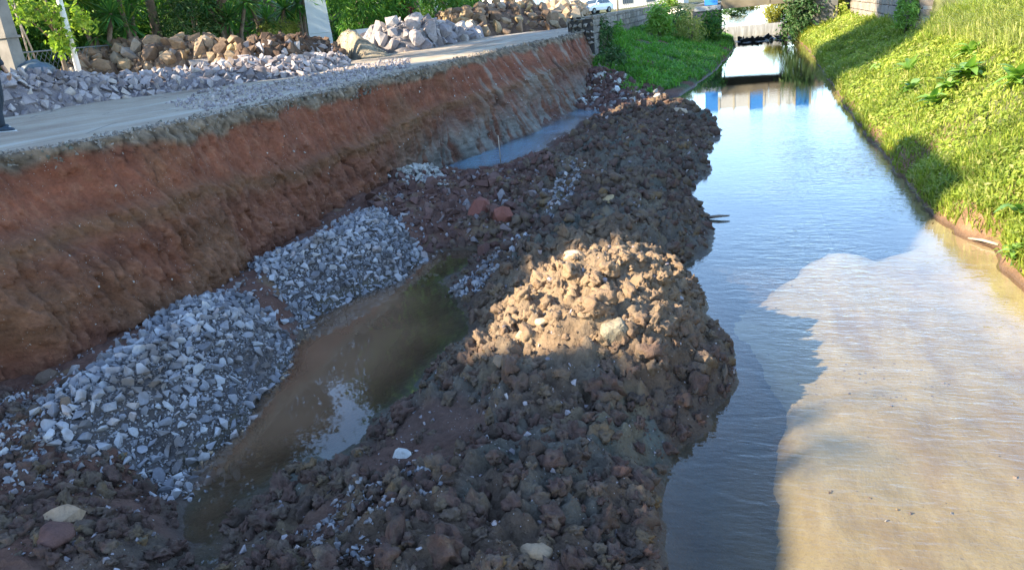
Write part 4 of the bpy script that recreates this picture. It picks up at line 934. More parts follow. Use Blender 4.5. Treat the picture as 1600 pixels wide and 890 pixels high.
hq = np.maximum(hq, .02); P = np.column_stack([xq, yq, hq])[k]; fs = 1 + .028 * np.clip(P[:, 1] - 10, 0, 60); hv = .5 + .9 * sstep(-.6, .8, fbm(P[:, 0] * .7, P[:, 1] * .5, None, 3, 203))
tallm = sstep(2.2, 3.8, P[:, 0] - rb_edge(P[:, 1]))
L = rng.uniform(.10, .26, len(P)) * hv * fs * (1 + .9 * tallm); Wd = rng.uniform(.012, .028, len(P)) * fs
tag(blade_mesh('bank_grass', P, L, Wd, rng.uniform(.1, 1.2, len(P)), M['grass'], None, droop=.6), 'sunlit yellow green grass and herbs covering the right bank', 'grass', None, 'stuff')
# low creeping leaves among the grass
n = 42000
yq = 6.5 * (60 / 6.5) ** rng.random(n); dq = .12 + rng.random(n) * np.interp(yq, [6, 20, 40, 68], [3.0, 4.2, 3.2, 3.0]); xq = rb_edge(yq) + dq
pat = fbm(xq * 1.6, yq * 1.2, None, 3, 205); k = (pat > -.15) & ((xq < 6.2) | (yq < 33.8)); P = np.column_stack([xq, yq, rb_h(xq, yq)])[k]; fs = 1 + .028 * np.clip(P[:, 1] - 10, 0, 60)
P[:, 2] += rng.uniform(.03, .16, len(P)) * fs; nn = rng.normal(size=P.shape) * .55 + np.array([-.5, -.2, 1]); L = rng.uniform(.05, .11, len(P)) * fs
v, f = leaf_geo(P, nn, L, L * .55); tag(link('ground_cover', mesh_np('ground_cover', v, f, M['grass'], False)), 'small creeping leaves between the grass of the right bank', 'ground cover', None, 'stuff')
# tall pale grass on the upper right
n = 9000
yq = rng.uniform(13, 33, n); dq = np.interp(yq, [13, 24, 33], [2.3, 2.7, 3.0]) + rng.random(n) * 2.6; xq = rb_edge(yq) + dq; P = np.column_stack([xq, yq, rb_h(xq, yq)])
L = rng.uniform(.45, 1.15, n); tag(blade_mesh('tall_grass', P, L, rng.uniform(.012, .022, n), rng.uniform(.1, .8, n), M['straw'], None, np.where(rng.random(n) < .6, rng.uniform(2.4, 4.2, n), rng.uniform(0, 6.28, n)), .9), 'tall pale straw coloured grass at the top right', 'tall grass', None, 'stuff')
def broad_leaf(L, Wd, curl):
    u = np.array([0, .18, .42, .7, 1.0]); w = np.array([.05, .75, 1.0, .7, 0.02]) * Wd / 2
    zc = L * (.55 * u - curl * u * u); V = []
    for a, b_, c_ in zip(u, w, zc): V += [(a * L, -b_, c_ + b_ * .25), (a * L, 0, c_), (a * L, b_, c_ + b_ * .25)]
    F = []
    for i in range(4):
        for j in (0, 1): F.append([i * 3 + j, i * 3 + j + 1, i * 3 + j + 4, i * 3 + j + 3])
    return np.array(V), np.array(F)
BL = [mesh_np('leaf', *broad_leaf(1, .42 + .06 * (i % 3), .25 + .22 * i), M['broad'], True) for i in range(5)]
def broad_plant(px, py, nl, L, label, hfun=rb_h, group=None, el=(.0, 1.0), name='broadleaf_plant', stem=.25):
    p = on_bank(px, py, hfun); o = empty(name, tuple(p), label, 'plant', group)
    s = MB().tube([(0, 0, -.05), (.02, 0, stem * .6), (0, .02, stem)], [.03 * L + .01, .02, .012], 6); s.build('stem', M['bush'], o)
    for i in range(nl):
        q = bpy.data.objects.new('leaf', BL[i % 5]); COL.objects.link(q); q.parent = o
        a = i * 2.4 + rng.uniform(-.4, .4); e = rng.uniform(*el); sc = L * rng.uniform(.6, 1.15)
        q.location = (0, 0, stem * (.25 + .75 * i / nl)); q.rotation_euler = (rng.uniform(-.3, .3), -e * .7, a); q.scale = (sc,) * 3
broad_plant(1510, 128, 34, .5, 'largest broad leaved weed in the middle of the right bank')
broad_plant(1515, 92, 20, .42, 'broad leaved weed standing just above the largest one')
broad_plant(1420, 122, 12, .5, 'pale broad leaved weed left of the largest one, upper of two', el=(.5, 1.2))
broad_plant(1424, 150, 18, .38, 'leafy weed below the pale broad leaved one on the right bank')
broad_plant(1455, 172, 20, .36, 'low rosette weed nearest the water, below the largest weed')
broad_plant(1588, 138, 22, .42, 'broad leaved weed at the right picture edge below the tall grass')
broad_plant(1480, 148, 18, .36, 'narrow weed between the low rosette and the largest weed')
broad_plant(1592, 350, 6, .34, 'single pale leaved plant at the right edge near the water', el=(.6, 1.2))
broad_plant(1580, 415, 14, .20, 'dusty yellowish herb at the water edge on the right')
broad_plant(1372, 112, 5, .34, 'little pale plant at the edge of the tree shadow')
broad_plant(1402, 338, 8, .13, 'small herb leaning over the bank foot at the bend') if False else None
# dry stick at the water line
a = at(1513, 372, .03); b = at(1560, 382, .06)
tag(MB().tube([a, (a + b) / 2 + [0, 0, .015], b], [.012, .018, .02], 7).build('stick', M['wood'], None, True), 'pale dry stick lying along the right water edge', 'stick')
a = at(1106, 340, .03); b = at(1140, 337, .05)
tag(MB().tube([a, (a + b) / 2 + [0, 0, .01], b], [.03, .025, .012], 7).build('branch', M['bark'], None, True), 'dark branch poking from the ridge into the river', 'branch')

# ------------------------------------------------------------------ left slope vegetation
n = 42000
yq = rng.uniform(31.5, 68, n); u = rng.random(n) ** .9; e = ls_edge(yq); xq = e - .05 - u * (e + 6.9); pat = fbm(xq * .9, yq * .7, None, 3, 211)
k = (pat > -.55 + .5 * rng.random(n)) & ~((yq < 35.5) & (xq > -4.2) & (pat < .3)) & ~((yq < 35) & (xq < -5)); P = np.column_stack([xq, yq, ls_h(xq, yq)])[k]; L = rng.uniform(.14, .36, len(P)) * (1 + .6 * sstep(-5.0, -6.6, P[:, 0]))
tag(blade_mesh('slope_grass', P, L, rng.uniform(.035, .07, len(P)), rng.uniform(.1, 1.2, len(P)), M['shadegrass'], None, droop=.6), 'lush green grass covering the left slope below the wall', 'grass', None, 'stuff')
def shrub(name, label, cent, rad, mat, leaf, nclump, nleaf, wide=.4, cat='shrub', stems=5, group=None, droop=.2, clump_r=None):
    base = (cent[0], cent[1], cent[2] - rad[2]); o = empty(name, base, label, cat, group); T = MB()
    for i in range(stems):
        e = rng.uniform(-.6, .6, 3) * np.array(rad) + [0, 0, rad[2] * 1.2]; T.tube([(rng.uniform(-.1, .1), rng.uniform(-.1, .1), -.15), e * .5, e], [.035, .025, .01], 5)
    T.build('stem', M['bark'], o, True)
    p, q = crown_pts((0, 0, rad[2]), rad, nclump, nleaf, clump_r or min(rad) * .45); nn = q + rng.normal(size=p.shape) * .6 + [0, 0, .5]; L = leaf * rng.uniform(.6, 1.3, len(p))
    v, f = leaf_geo(p, nn, L, L * wide, rng.normal(size=p.shape) - np.array([0, 0, droop * 2])); link('crown', mesh_np('crown', v, f, mat, False), o); return o
shrub('climbing_shrub', 'dark green climber hanging over the near end of the left wall', (-6.75, 38.6, 1.9), (.35, 1.0, 1.0), M['bush'], .20, 40, 26)
shrub('climbing_shrub', 'second climber with pale tips halfway along the left wall', (-6.7, 42.5, 1.9), (.35, 1.3, .8), M['shadegrass'], .18, 40, 24)
shrub('leafy_shrub', 'broad dark leafy weeds at the bottom of the left wall near the masonry end', (-6.0, 36.2, 1.15), (.7, .8, .55), M['bush'], .26, 36, 22)
shrub('leafy_shrub', 'bright green leafy bush rising above the left parapet', tuple(atY(1030, 32, 50)), (.85, 1.2, .95), M['broad'], .30, 44, 24)
shrub('reed_clump', 'dry brownish reeds against the left wall short of the bridge', tuple(atY(1078, 45, 51)), (.8, 1.6, 1.0), M['straw'], .42, 40, 20, .12, 'reeds', droop=.7)
shrub('dark_bush', 'dark hanging bush at the left end of the bridge', tuple(atY(1112, 48, 55)), (.75, 1.2, 1.3), M['tree'], .24, 60, 28)
shrub('leafy_shrub', 'grey green shrub growing along the left parapet beyond the bright bush', tuple(atY(1062, 28, 53)), (.6, 1.6, .7), M['bush'], .22, 34, 22)

# ------------------------------------------------------------------ bridge, weir, rapids
YB = 57.0
o = empty('road_bridge', (0.5, YB, 2.6), 'low concrete road bridge with blue and white parapet panels over the river', 'bridge'); B0 = np.array([.5, YB, 2.6])
def bpart(name, mat, boxes, parent=o):
    m = MB()
    for c, d in boxes: m.box(np.array(c) - B0, d)
    return m.build(name, mat, parent)
bpart('deck', M['shadeconcrete'], [((1.0, YB + 3.75, 2.80), (9.0, 7.4, .36))])
bpart('fascia_beam', M['fascia'], [((-.3, YB - .06, 2.86), (3.1, .22, .62))])
bpart('fascia_beam', M['fascia'], [((3.05, YB - .06, 2.86), (3.5, .22, .60))])
bpart('abutment', M['shadeconcrete'], [((-2.9, YB + 3.6, 1.45), (1.7, 7.5, 2.33))])
bpart('abutment', M['shadeconcrete'], [((4.7, YB + 3.6, 1.45), (1.5, 7.5, 2.33))])
bpart('wing_slab', M['concrete'], [((-2.75, YB - .1, 2.69), (1.72, .34, .30))])
xx = -3.02
for i, cname in enumerate(['bluepaint', 'whitewall', 'whitewall', 'bluepaint', 'whitewall', 'whitewall', 'bluepaint']):
    hgt = 1.15 if cname == 'bluepaint' else .9
    zlo = 2.86 if i == 0 else 3.19
    bpart('parapet_panel', M[cname], [((xx + .5, YB - .02, (3.19 + hgt + zlo) / 2), (.86, .12, 3.19 + hgt - zlo - .02))])
    bpart('parapet_post', M['beigewall'], [((xx + 1.0, YB - .02, 3.72), (.135, .18, 1.06))])
    xx += 1.0
o = empty('weir', (0.8, 69.7, 0), 'low weir beyond the bridge with a white sheet of falling water', 'weir')
MB().box((0, .35, .35), (9.5, .6, .96)).build('sill', M['concrete'], o)
vx = np.linspace(-2.6, 2.5, 120); vz = np.linspace(0, 1, 14); VX, VZ = np.meshgrid(vx, vz); th = (1 - VZ) * 1.5
VY = .02 - .34 * (1 - VZ) ** .7 + .02 * fbm(VX * 4, VZ * .5, None, 3, 221) * (1 - VZ); ZZ = .875 - .90 * (1 - VZ) ** 1.15
link('water_veil', mesh_np('water_veil', np.stack([VX.ravel(), VY.ravel(), ZZ.ravel()], 1), grid_faces(14, 120), M['veil'], True), o)
o = empty('rapids', (1.0, 62.5, 0), 'line of black wet rocks and white water under the bridge', 'rapids')
nr = 34; P = np.column_stack([rng.uniform(-1.9, 2.2, nr), rng.uniform(-1.4, 1.4, nr) + 0, np.full(nr, .02)]) + [1.0, 62.5, 0]; P[:, 1] += -.5 * (P[:, 0] - 1) * .3
place('rock', ROCKS, P, None, np.column_stack([rng.uniform(.25, .7, nr), rng.uniform(.22, .5, nr), rng.uniform(.14, .34, nr)]), M['darkrock'], o)
fo = MB()
for i in range(46):
    x, y = rng.uniform(-1.9, 2.1), rng.uniform(-1.9, 2.2); w, l = rng.uniform(.12, .5), rng.uniform(.06, .2); th = np.linspace(0, 6.283, 9)[:-1]; rr = rng.uniform(.6, 1.1, 8)
    fo.add(np.concatenate([np.column_stack([x + w * rr * np.cos(th), y + l * rr * np.sin(th), np.full(8, .014)]), [[x, y, .05]]]), np.array([[i_, (i_ + 1) % 8, 8] for i_ in range(8)]))
fo.build('foam', M['foam'], o, True)
shrub('dark_bush', 'dark leafed bush leaning over the water at the right end of the bridge', tuple(atY(1252, 22, 57.5) + [.1, 0, 0]), (1.35, 1.6, 1.9), M['bush'], .26, 110, 34, .42)
shrub('root_tangle', 'dark brown tangle of stems and roots at the waterline by the bridge', tuple(atY(1229, 38, 59)), (.35, .8, 1.0), M['darkrock'], .22, 40, 20, .2, 'roots')
shrub('leafy_shrub', 'pale green climber spread over the near part of the right bank wall', (5.7, 60, 2.4), (.6, 4.5, 1.3), M['grass'], .22, 90, 30)
shrub('ivy_patch', 'ivy hanging down the near end of the right wall', (6.05, 36.0, 2.7), (.28, 2.2, 1.6), M['broad'], .17, 80, 30)
# banks and trees beyond the bridge
fy = np.linspace(70, 420, 40); fx = np.linspace(0, 1, 12)
for sg, nm in ((-1, 'far_left_bank'), (1, 'far_right_bank')):
    FY, FX = np.meshgrid(fy, fx); e = np.interp(FY, [70, 80, 95, 130, 420], [2.2, 2.4, 3.0, 4.2, 9]) if sg < 0 else np.interp(FY, [70, 80, 95, 130, 420], [3.1, 3.2, 3.4, 4.0, 6])
    XX = sg * (e + FX ** 2 * 60); ZZ = .6 + 2.1 * sstep(0, .25, FX) + .3 * fbm(XX * .3, FY * .2, None, 3, 231)
    me = mesh_np(nm, np.stack([XX.ravel(), FY.ravel(), ZZ.ravel()], 1), grid_faces(12, 40), M['verge'], True); tag(link(nm, me), None, None, None, 'structure')
shrub('yellow_bush', 'yellow green bush on the right side beyond the weir', tuple(atY(1210, 20, 74)), (.9, 1.5, 1.1), M['yellowtree'], .24, 60, 30)
shrub('green_bush', 'low green bush on the left side beyond the weir', tuple(atY(1146, 16, 100)), (1.6, 1.6, .7), M['bush'], .3, 50, 24)
shrub('yellow_bush', 'small yellow bush on the far river bend behind the bridge', tuple(atY(1166, 12, 130)), (2.2, 2, .9), M['yellowtree'], .4, 40, 20)

# ------------------------------------------------------------------ fence, poles, garden on the left
XF = -24.6
fa = atX(30, 76, XF); fb = atX(300, 58, XF - .6); o = empty('lattice_fence', (fa[0], fa[1], 2.5), 'grey metal lattice fence behind the stone heaps', 'fence'); f0 = np.array([fa[0], fa[1], 2.5])
dv = fb - fa; Lf = np.hypot(dv[0], dv[1]); dh = np.array([dv[0], dv[1], 0]) / Lf; ztop = 3.9 - 2.5; zbot = .35
MB().tube([[0, 0, ztop], dh * Lf + [0, 0, ztop]], .03, 8).build('top_rail', M['metal'], o, True); MB().tube([[0, 0, zbot], dh * Lf + [0, 0, zbot]], .025, 8).build('bottom_rail', M['metal'], o, True)
for i in range(int(Lf / 1.8) + 1): MB().tube([dh * i * 1.8 + [0, 0, -.1], dh * i * 1.8 + [0, 0, ztop + .02]], .032, 8).build('post', M['metal'], o, True)
hgt = ztop - zbot; stp = .23; i = -int(hgt / stp) - 1
while i * stp < Lf:
    for sg, dn in ((1, .008), (-1, -.008)):
        s0, s1 = (i * stp, i * stp + hgt * .75) if sg > 0 else (i * stp + hgt * .75, i * stp); z0, z1 = zbot, ztop; a0, a1 = (s0, s1)
        q0, q1 = np.array([a0, z0]), np.array([a1, z1]); t0, t1 = 0.0, 1.0; dd = a1 - a0
        for lim in (0, Lf):
            tt = (lim - a0) / dd
            if (dd > 0) == (lim == 0): t0 = max(t0, tt)
            else: t1 = min(t1, tt)
        if t1 - t0 > .05:
            A, Bq = q0 + (q1 - q0) * t0, q0 + (q1 - q0) * t1; nrm = np.array([-dh[1], dh[0], 0]) * dn
            MB().tube([dh * A[0] + [0, 0, A[1]] + nrm, dh * Bq[0] + [0, 0, Bq[1]] + nrm], .0085, 5, False).build('lattice_bar', M['metal'], o, True)
    i += 1
# concrete utility pole
pb = atX(28, 118, -17.9); o = empty('utility_pole', (pb[0], pb[1], 2.5), 'square grey concrete utility pole at the left picture edge', 'utility pole')
m = MB(); V = np.array([(x * w, y * w, z) for z, w in ((-.1, .19), (9.5, .12)) for x, y in ((-1, -1), (1, -1), (1, 1), (-1, 1))]); m.add(V, np.array([[0, 1, 5, 4], [1, 2, 6, 5], [2, 3, 7, 6], [3, 0, 4, 7], [4, 5, 6, 7]])); m.build('shaft', M['poleconc'], o)
MB().box((0, 0, 1.72), (.44, .44, .06)).build('collar', M['poleconc'], o); MB().box((0, .21, 1.1), (.07, .05, 2.4)).build('cable_channel', M['metal'], o)
MB().box((0, 0, 8.6), (.10, 2.0, .12)).build('crossarm', M['wood'], o)
pb = atX(122, 108, -18.2); q = MB().tube([(0, 0, -.2), (0, 0, 2.2), (.0, 0, 4.2)], [.085, .08, .075], 12).build('white_post', M['polewhite'], None, True, (pb[0], pb[1], 2.7)); tag(q, 'slim white post in front of the lattice fence', 'post')
MBt = MB(); v, f = clod_variant(3, .3, 77, 1.2); MBt.add(v * [.55, .5, .28], f); p = atX(52, 108, -17.6); tag(MBt.build('tarp_bundle', M['tarp'], None, True, tuple(p)), 'dark blue tarpaulin bundle on the ground between pole and fence', 'tarpaulin')
# leaning bare bamboo stalks and a bent trunk behind the pole
for i, (x0, y0, x1, y1) in enumerate([(62, 104, 32, 38), (48, 100, 26, 20)]):
    a, b = atX(x0, y0, XF - .5), atX(x1, y1, XF - .3); tag(MB().tube([a - [0, 0, .6], (a + b) / 2, b + (b - a) * .6], [.04, .035, .025], 7).build('bamboo_stalk', M['wood'], None, True), ['pale dry stalk leaning behind the lattice fence', 'second dry stalk closer to the concrete pole'][i], 'stalk')
tree('street_tree', 'wide spreading street tree whose trunk rises behind the boulder heap', 'tree', (*atX(352, 70, -25.5)[:2], 2.5), 9.4,
     [((-10.6, 24.2, 10.9), (2.2, 3.4, 2.7)), ((-10.4, 29.0, 11.3), (2.2, 3.6, 2.9)), ((-13.5, 27.0, 10.6), (1.8, 2.6, 1.5)), ((-10.4, 29.5, 14.0), (2.0, 5.5, 2.3)), ((-11.2, 27.5, 6.9), (1.3, 3.0, 1.2))], M['tree'], .36, 300, 32, .2, 9, .75, None, .4, (.6, -.5))
tree('leafy_branch_tree', 'small tree with sunny yellow green leaves at the top left corner', 'tree', (*atX(100, 100, -19.3)[:2], 2.5), 3.2,
     [(tuple(atX(25, 10, -18.4)), (.75, .9, .42)), (tuple(atX(72, 14, -18.3)), (.7, .8, .4)), (tuple(atX(95, 62, -18.3)), (.22, .3, .28)), (tuple(atX(118, 25, -18.3)), (.35, .4, .35))], M['brighttree'], .16, 20, 14, .06, 8, .26, None, .3, (0, 0), .6)
tree('street_tree', 'slender street tree in front of the unseen building row', 'tree', (-16.2, -4.2, 2.5), 8.4, [((-16.0, -4.1, 10.8), (.5, .55, .75))], M['tree'], .17, 26, 15, .12, 5, .25, None, .4)
# strap leaved yuccas
def yucca(label, px, py, X, hts, nl=80):
    p = atX(px, py, X); o = empty('yucca_palm', (p[0], p[1], 2.5), label, 'palm', 'strap leaved garden palms')
    T = MB(); V, Fc, off = [], [], 0
    for i, (dx, dy, h, L) in enumerate(hts):
        tp = np.array([dx, dy, h]); T.tube([(dx * .3, dy * .3, -.1), tp * .5, tp], [.13, .10, .09], 8)
        n = nl; az = rng.uniform(0, 6.283, n); el = np.arcsin(rng.uniform(-.75, .98, n)); Lr = L * rng.uniform(.75, 1.1, n)
        d = np.column_stack([np.cos(el) * np.cos(az), np.cos(el) * np.sin(az), np.sin(el)]); sd = np.column_stack([-np.sin(az), np.cos(az), 0 * az]); w = .06 * L
        P0 = tp + d * .05; m1 = P0 + d * (Lr * .5)[:, None]; m2 = m1 + (d * .5 + [0, 0, -.10])* Lr[:, None] * .55; 
        v = np.stack([P0 - sd * w * .3, P0 + sd * w * .3, m1 + sd * w * .5, m1 - sd * w * .5, m2], 1).reshape(-1, 3); b = (np.arange(n) * 5)[:, None]
        V.append(v); Fc.append((b + np.array([[0, 1, 2, 3]]) + off, b + np.array([[3, 2, 4]]) + off)); off += len(v)
    T.build('trunk', M['bark'], o, True)
    link('foliage', mesh_np('foliage', np.concatenate(V), [np.concatenate([a for a, _ in Fc]), np.concatenate([b for _, b in Fc])], M['yucca'], False), o)
yucca('strap leaved palm right of the white post, its lowest rosette lit yellow green', 160, 100, -25.4, [(0, 0, 1.75, 1.25), (.5, .6, 2.6, 1.3), (-.4, -.2, 3.3, 1.3)], 120)
yucca('strap leaved palm over the left end of the boulder heap', 213, 96, -25.4, [(0, 0, 2.2, 1.5), (-.3, .8, 3.0, 1.3), (.3, -.5, 3.7, 1.3)], 120)
yucca('strap leaved palm over the middle of the boulder heap', 368, 84, -25.0, [(0, 0, 2.2, 1.5), (.6, .8, 2.9, 1.4), (-.5, -.8, 3.0, 1.4)], 120)
yucca('strap leaved palm above the dark earth heap', 425, 80, -25.0, [(0, 0, 2.0, 1.5), (.5, 1.2, 2.5, 1.5), (-.2, -1.0, 3.0, 1.4)], 130)
yucca('tall strap leaved palm touching the grey pillar', 476, 72, -24.0, [(0, 0, 2.7, 1.5), (.2, .5, 3.6, 1.3)], 130)
shrub('garden_bush', 'feathery green bush between the strap leaved palms', tuple(atX(300, 30, -26.0)), (1.2, 2.4, 1.3), M['bush'], .20, 120, 34, .35)
shrub('garden_bush', 'dry yellowish undergrowth at the foot of the grey pillar', tuple(atX(440, 54, -24.6)), (.7, 2.2, .7), M['straw'], .25, 60, 26, .25)
# dark trees behind
tree('dense_tree', 'dense dark tree with long drooping leaves right of the pillar', 'tree', (*atX(568, 60, -23.0)[:2], 2.5), 9, [(tuple(atX(575, 20, -22.6)), (1.6, 2.2, 1.7)), ((-22.5, 42, 7.5), (2.8, 3.6, 3.2))], M['tree'], .42, 110, 26, .2, 8, .7, 'trees behind the heaps', .9, (0, 0), .24)
tree('dense_tree', 'tall grey trunked tree rising behind the grey rock heap', 'tree', (*atX(655, 44, -23.0)[:2], 2.5), 11, [(tuple(atX(690, 14, -22.6)), (1.9, 2.6, 1.5)), (tuple(atX(622, 16, -22.2)), (1.0, 1.3, 1.1)), ((-22.5, 49, 8.5), (2.8, 4.0, 3.2))], M['tree'], .42, 120, 26, .3, 8, .7, 'trees behind the heaps', .9, (-.4, 0), .24)
tree('dense_tree', 'dark leafy tree behind the strap leaved palms', 'tree', (-28.5, 30.0, 2.5), 13, [((-28.5, 28, 6.0), (1.6, 4.0, 3.4)), ((-28.3, 36, 6.0), (1.6, 4.4, 3.6))], M['tree'], .36, 210, 30, .25, 8, .8, 'trees behind the heaps', .5, (0, 0), .35)
tree('dense_tree', 'leafy tree behind the lattice fence', 'tree', (-28.0, 23.5, 2.5), 12, [((-27.8, 22.4, 6.4), (1.3, 2.4, 2.1)), ((-28.0, 26.5, 5.2), (1.3, 2.4, 2.2))], M['tree'], .30, 120, 26, .18, 8, .6, 'trees behind the heaps', .5, (0, 0), .35)
tree('dense_tree', 'tree behind the tall brown heap', 'tree', (-24.0, 52.0, 2.5), 8, [(tuple(atX(726, 8, -23.5)), (1.6, 2.6, 1.3)), ((-24, 54, 7.5), (2.6, 3.4, 2.6))], M['tree'], .4, 110, 26, .2, 8, .7, 'trees behind the heaps', .6, (0, 0), .3)
for lb, bx_, by_, crs in (('tall tree with darkened unseen crown left of the row, above the lattice fence', -26.5, 20.5, [((-22.0, 19.5, 13.4), (2.0, 3.2, 4.0)), ((-21.8, 24.2, 13.8), (2.0, 3.0, 4.0))]),
                         ('tall tree with darkened unseen crown in the middle of the row, above the boulder heap', -26.8, 32.0, [((-21.2, 28.0, 12.4), (2.0, 2.8, 3.6)), ((-20.8, 33.0, 11.0), (2.0, 3.2, 3.2))]),
                         ('tall tree with darkened unseen crown right of the row, above the grey pillar', -26.5, 40.0, [((-20.2, 37.8, 11.5), (1.8, 3.2, 2.9)), ((-20.6, 42.5, 12.6), (2.4, 4.0, 2.6))])):
    tree('tall_tree', lb, 'tree', (bx_, by_, 2.4), 13, crs, M['darkenedtree'], .36, 240, 30, .2, 8, .8, 'tall trees above the garden', .5, (0, 0), .4)  # crowns out of view, leaves darkened for their reflection in the pool
shrub('purple_shrub', 'small purple red leafed shrub on top of the grey rock heap', tuple(atX(633, 24, -21.5)), (.55, .6, .55), M['purple'], .3, 26, 16, .4)
shrub('agave', 'pale spiky plant behind the grey rock heap', tuple(atX(654, 28, -21.5)), (.4, .4, .4), M['straw'], .5, 12, 14, .12, 'plant')
hx = np.arange(17.0, 74.0, .35); HP = np.column_stack([-30.5 + rng.uniform(-.8, .8, len(hx) * 60), np.repeat(hx, 60) + rng.uniform(-.3, .3, len(hx) * 60), rng.uniform(2.5, 6.6, len(hx) * 60)])
o = empty('hedge', (-30.5, 45, 2.4), 'tall dark hedge closing the view behind the garden trees', 'hedge'); L = rng.uniform(.25, .5, len(HP)); v, f = leaf_geo(HP - np.array([-30.5, 45, 2.4]), rng.normal(size=HP.shape) * .7 + [1, -.3, .3], L, L * .5); link('foliage', mesh_np('foliage', v, f, M['tree'], False), o)
MB().box((-.6, 0, 1.9), (.5, 56, 3.9)).build('branch_core', M['bark'], o)
# grey pillar
pl = atX(503, 68, -22.2); o = empty('concrete_pillar', (pl[0], pl[1], 2.4), 'tall pale blue grey concrete pillar beside the sand cone', 'pillar')
wpl = 33 / 1200 * 40 * .5; dv = np.array([pl[0], pl[1], 0]) / np.hypot(pl[0], pl[1]); Rr = np.array([[dv[1], dv[0], 0], [-dv[0], dv[1], 0], [0, 0, 1.0]])
def taper(z0, z1, w0, w1): return np.array([(x * w, y * w, z) for z, w in ((z0, w0), (z1, w1)) for x, y in ((-1, -1), (1, -1), (1, 1), (-1, 1))]) @ Rr.T
BF = np.array([[0, 1, 5, 4], [1, 2, 6, 5], [2, 3, 7, 6], [3, 0, 4, 7], [4, 5, 6, 7], [3, 2, 1, 0]])
MB().add(taper(-.3, 1.15, wpl * 1.12, wpl * 1.08), BF).build('base_block', M['pillar'], o); MB().add(taper(1.16, 9.5, wpl * 1.07, wpl * .55), BF).build('shaft', M['pillar'], o)
p = atX(571, 58, -20.6); tag(MB().box((0, 0, 0), (.5, 1.5, .75), [[.9, .43, 0], [-.43, .9, 0], [0, 0, 1]], .03).build('concrete_block', M['whitewall'], None, False, (p[0], p[1], p[2] + .05)), 'white concrete block between the sand cone and the grey rocks', 'concrete block')
# grey house fronts glimpsed behind the garden
def house(name, label, cat, x0, x1, y0, y1, z0, z1, mat, wins, roof=True, door=None):
    o = empty(name, ((x0 + x1) / 2, (y0 + y1) / 2, z0), label, cat); b = np.array(o.location)
    MB().box(np.array([(x0 + x1) / 2, (y0 + y1) / 2, (z0 + z1) / 2]) - b, (x1 - x0, y1 - y0, z1 - z0)).build('wall', mat, o)
    if roof: MB().box(np.array([(x0 + x1) / 2, (y0 + y1) / 2, z1 + .12]) - b, (x1 - x0 + .5, y1 - y0 + .5, .22)).build('roof', M['roofing'], o)
    for (axis, a, zc, w, h) in wins:
        if axis == 'x': c, d, e = (x1 + .02, a, zc), (.10, w + .14, h + .14), (x1 + .05, a, zc); g = (.07, w, h)
        else: c, d, e = (a, y0 - .02, zc), (w + .14, .10, h + .14), (a, y0 - .05, zc); g = (w, .07, h)
        fr = MB().box(np.array(c) - b, d).build('window', M['whitewall'], o); MB().box(np.array(e) - b, g).build('pane', M['glass'], fr)
    return o
fl = lambda y0, y1, st, zs: [('x', y, z, 1.2, 1.3) for y in np.arange(y0 + 1.6, y1 - 1, st) for z in zs]
house('shade_building', 'unseen long building beside the viewer, sized to shade the foreground', 'building', -22.5, -19, -34, -5.3, 2.4, 12.98, M['beigewall'], fl(-34, -5.3, 3.4, (4.4, 7.4, 10.4)), False)  # unseen row, heights and gap shaped to cast shade on trench and river
house('shade_building', 'unseen lower block of the row, sized to let sun onto the mound', 'building', -22.5, -19.0, -5.28, -1.22, 2.4, 11.6, M['whitewall'], fl(-5.3, -1.2, 2.6, (4.4, 7.4)), False)
house('shade_building', 'unseen tall end building of the row, sized to shade the river', 'building', -22.5, -19, -1.2, 12.6, 2.4, 15.2, M['beigewall'], fl(-1.2, 12.6, 3.2, (4.4, 7.4, 10.4, 13.2)), False)
MB().box((0, -4.9, 13.15), (3.46, 3.9, .72)).build('shade_box', M['beigewall'], bpy.data.objects['shade_building.002'])  # roof box added to throw shade on the right bank foot
house('garden_house', 'low pale house half hidden behind the lattice fence', 'house', -38, -34, 20, 34, 2.4, 6.2, M['whitewall'], [('x', 23, 4.2, 1.4, 1.4), ('x', 28, 4.2, 1.4, 1.4)])
house('white_house', 'white house behind the tall brown heap', 'house', -34, -27.5, 62, 82, 2.4, 7.0, M['whitewall'], [('x', 68, 4.6, 1.4, 1.4), ('x', 75, 4.6, 1.4, 1.4)])
# sheet metal hoarding
ha, hb = atX(825, 22, -22.5), atX(868, 18, -22.5); o = empty('sheet_fence', (ha[0], ha[1], 2.5), 'white corrugated sheet fence behind the tall brown heap', 'fence'); dvv = hb - ha; LL = np.hypot(dvv[0], dvv[1]); du = np.array([dvv[0], dvv[1], 0]) / LL
npan = 7
for i in range(npan):
    w = LL / npan; s = np.linspace(0, w - .03, 13); nz = np.array([-du[1], du[0], 0]); off = .03 * np.abs(np.sin(s / w * np.pi * 3))
    V = np.concatenate([(du * (i * w) + du * s[:, None] + nz * off[:, None]) + [0, 0, z] for z in (-.2, 2.9)]); k = np.arange(12); MB().add(V, np.stack([k, k + 1, k + 14, k + 13], 1)).build('sheet_panel', M['sheet'], o)
    MB().box(du * (i * w) + [0, 0, 1.3] + nz * .06, (.07, .07, 2.7)).build('post', M['metal'], o)
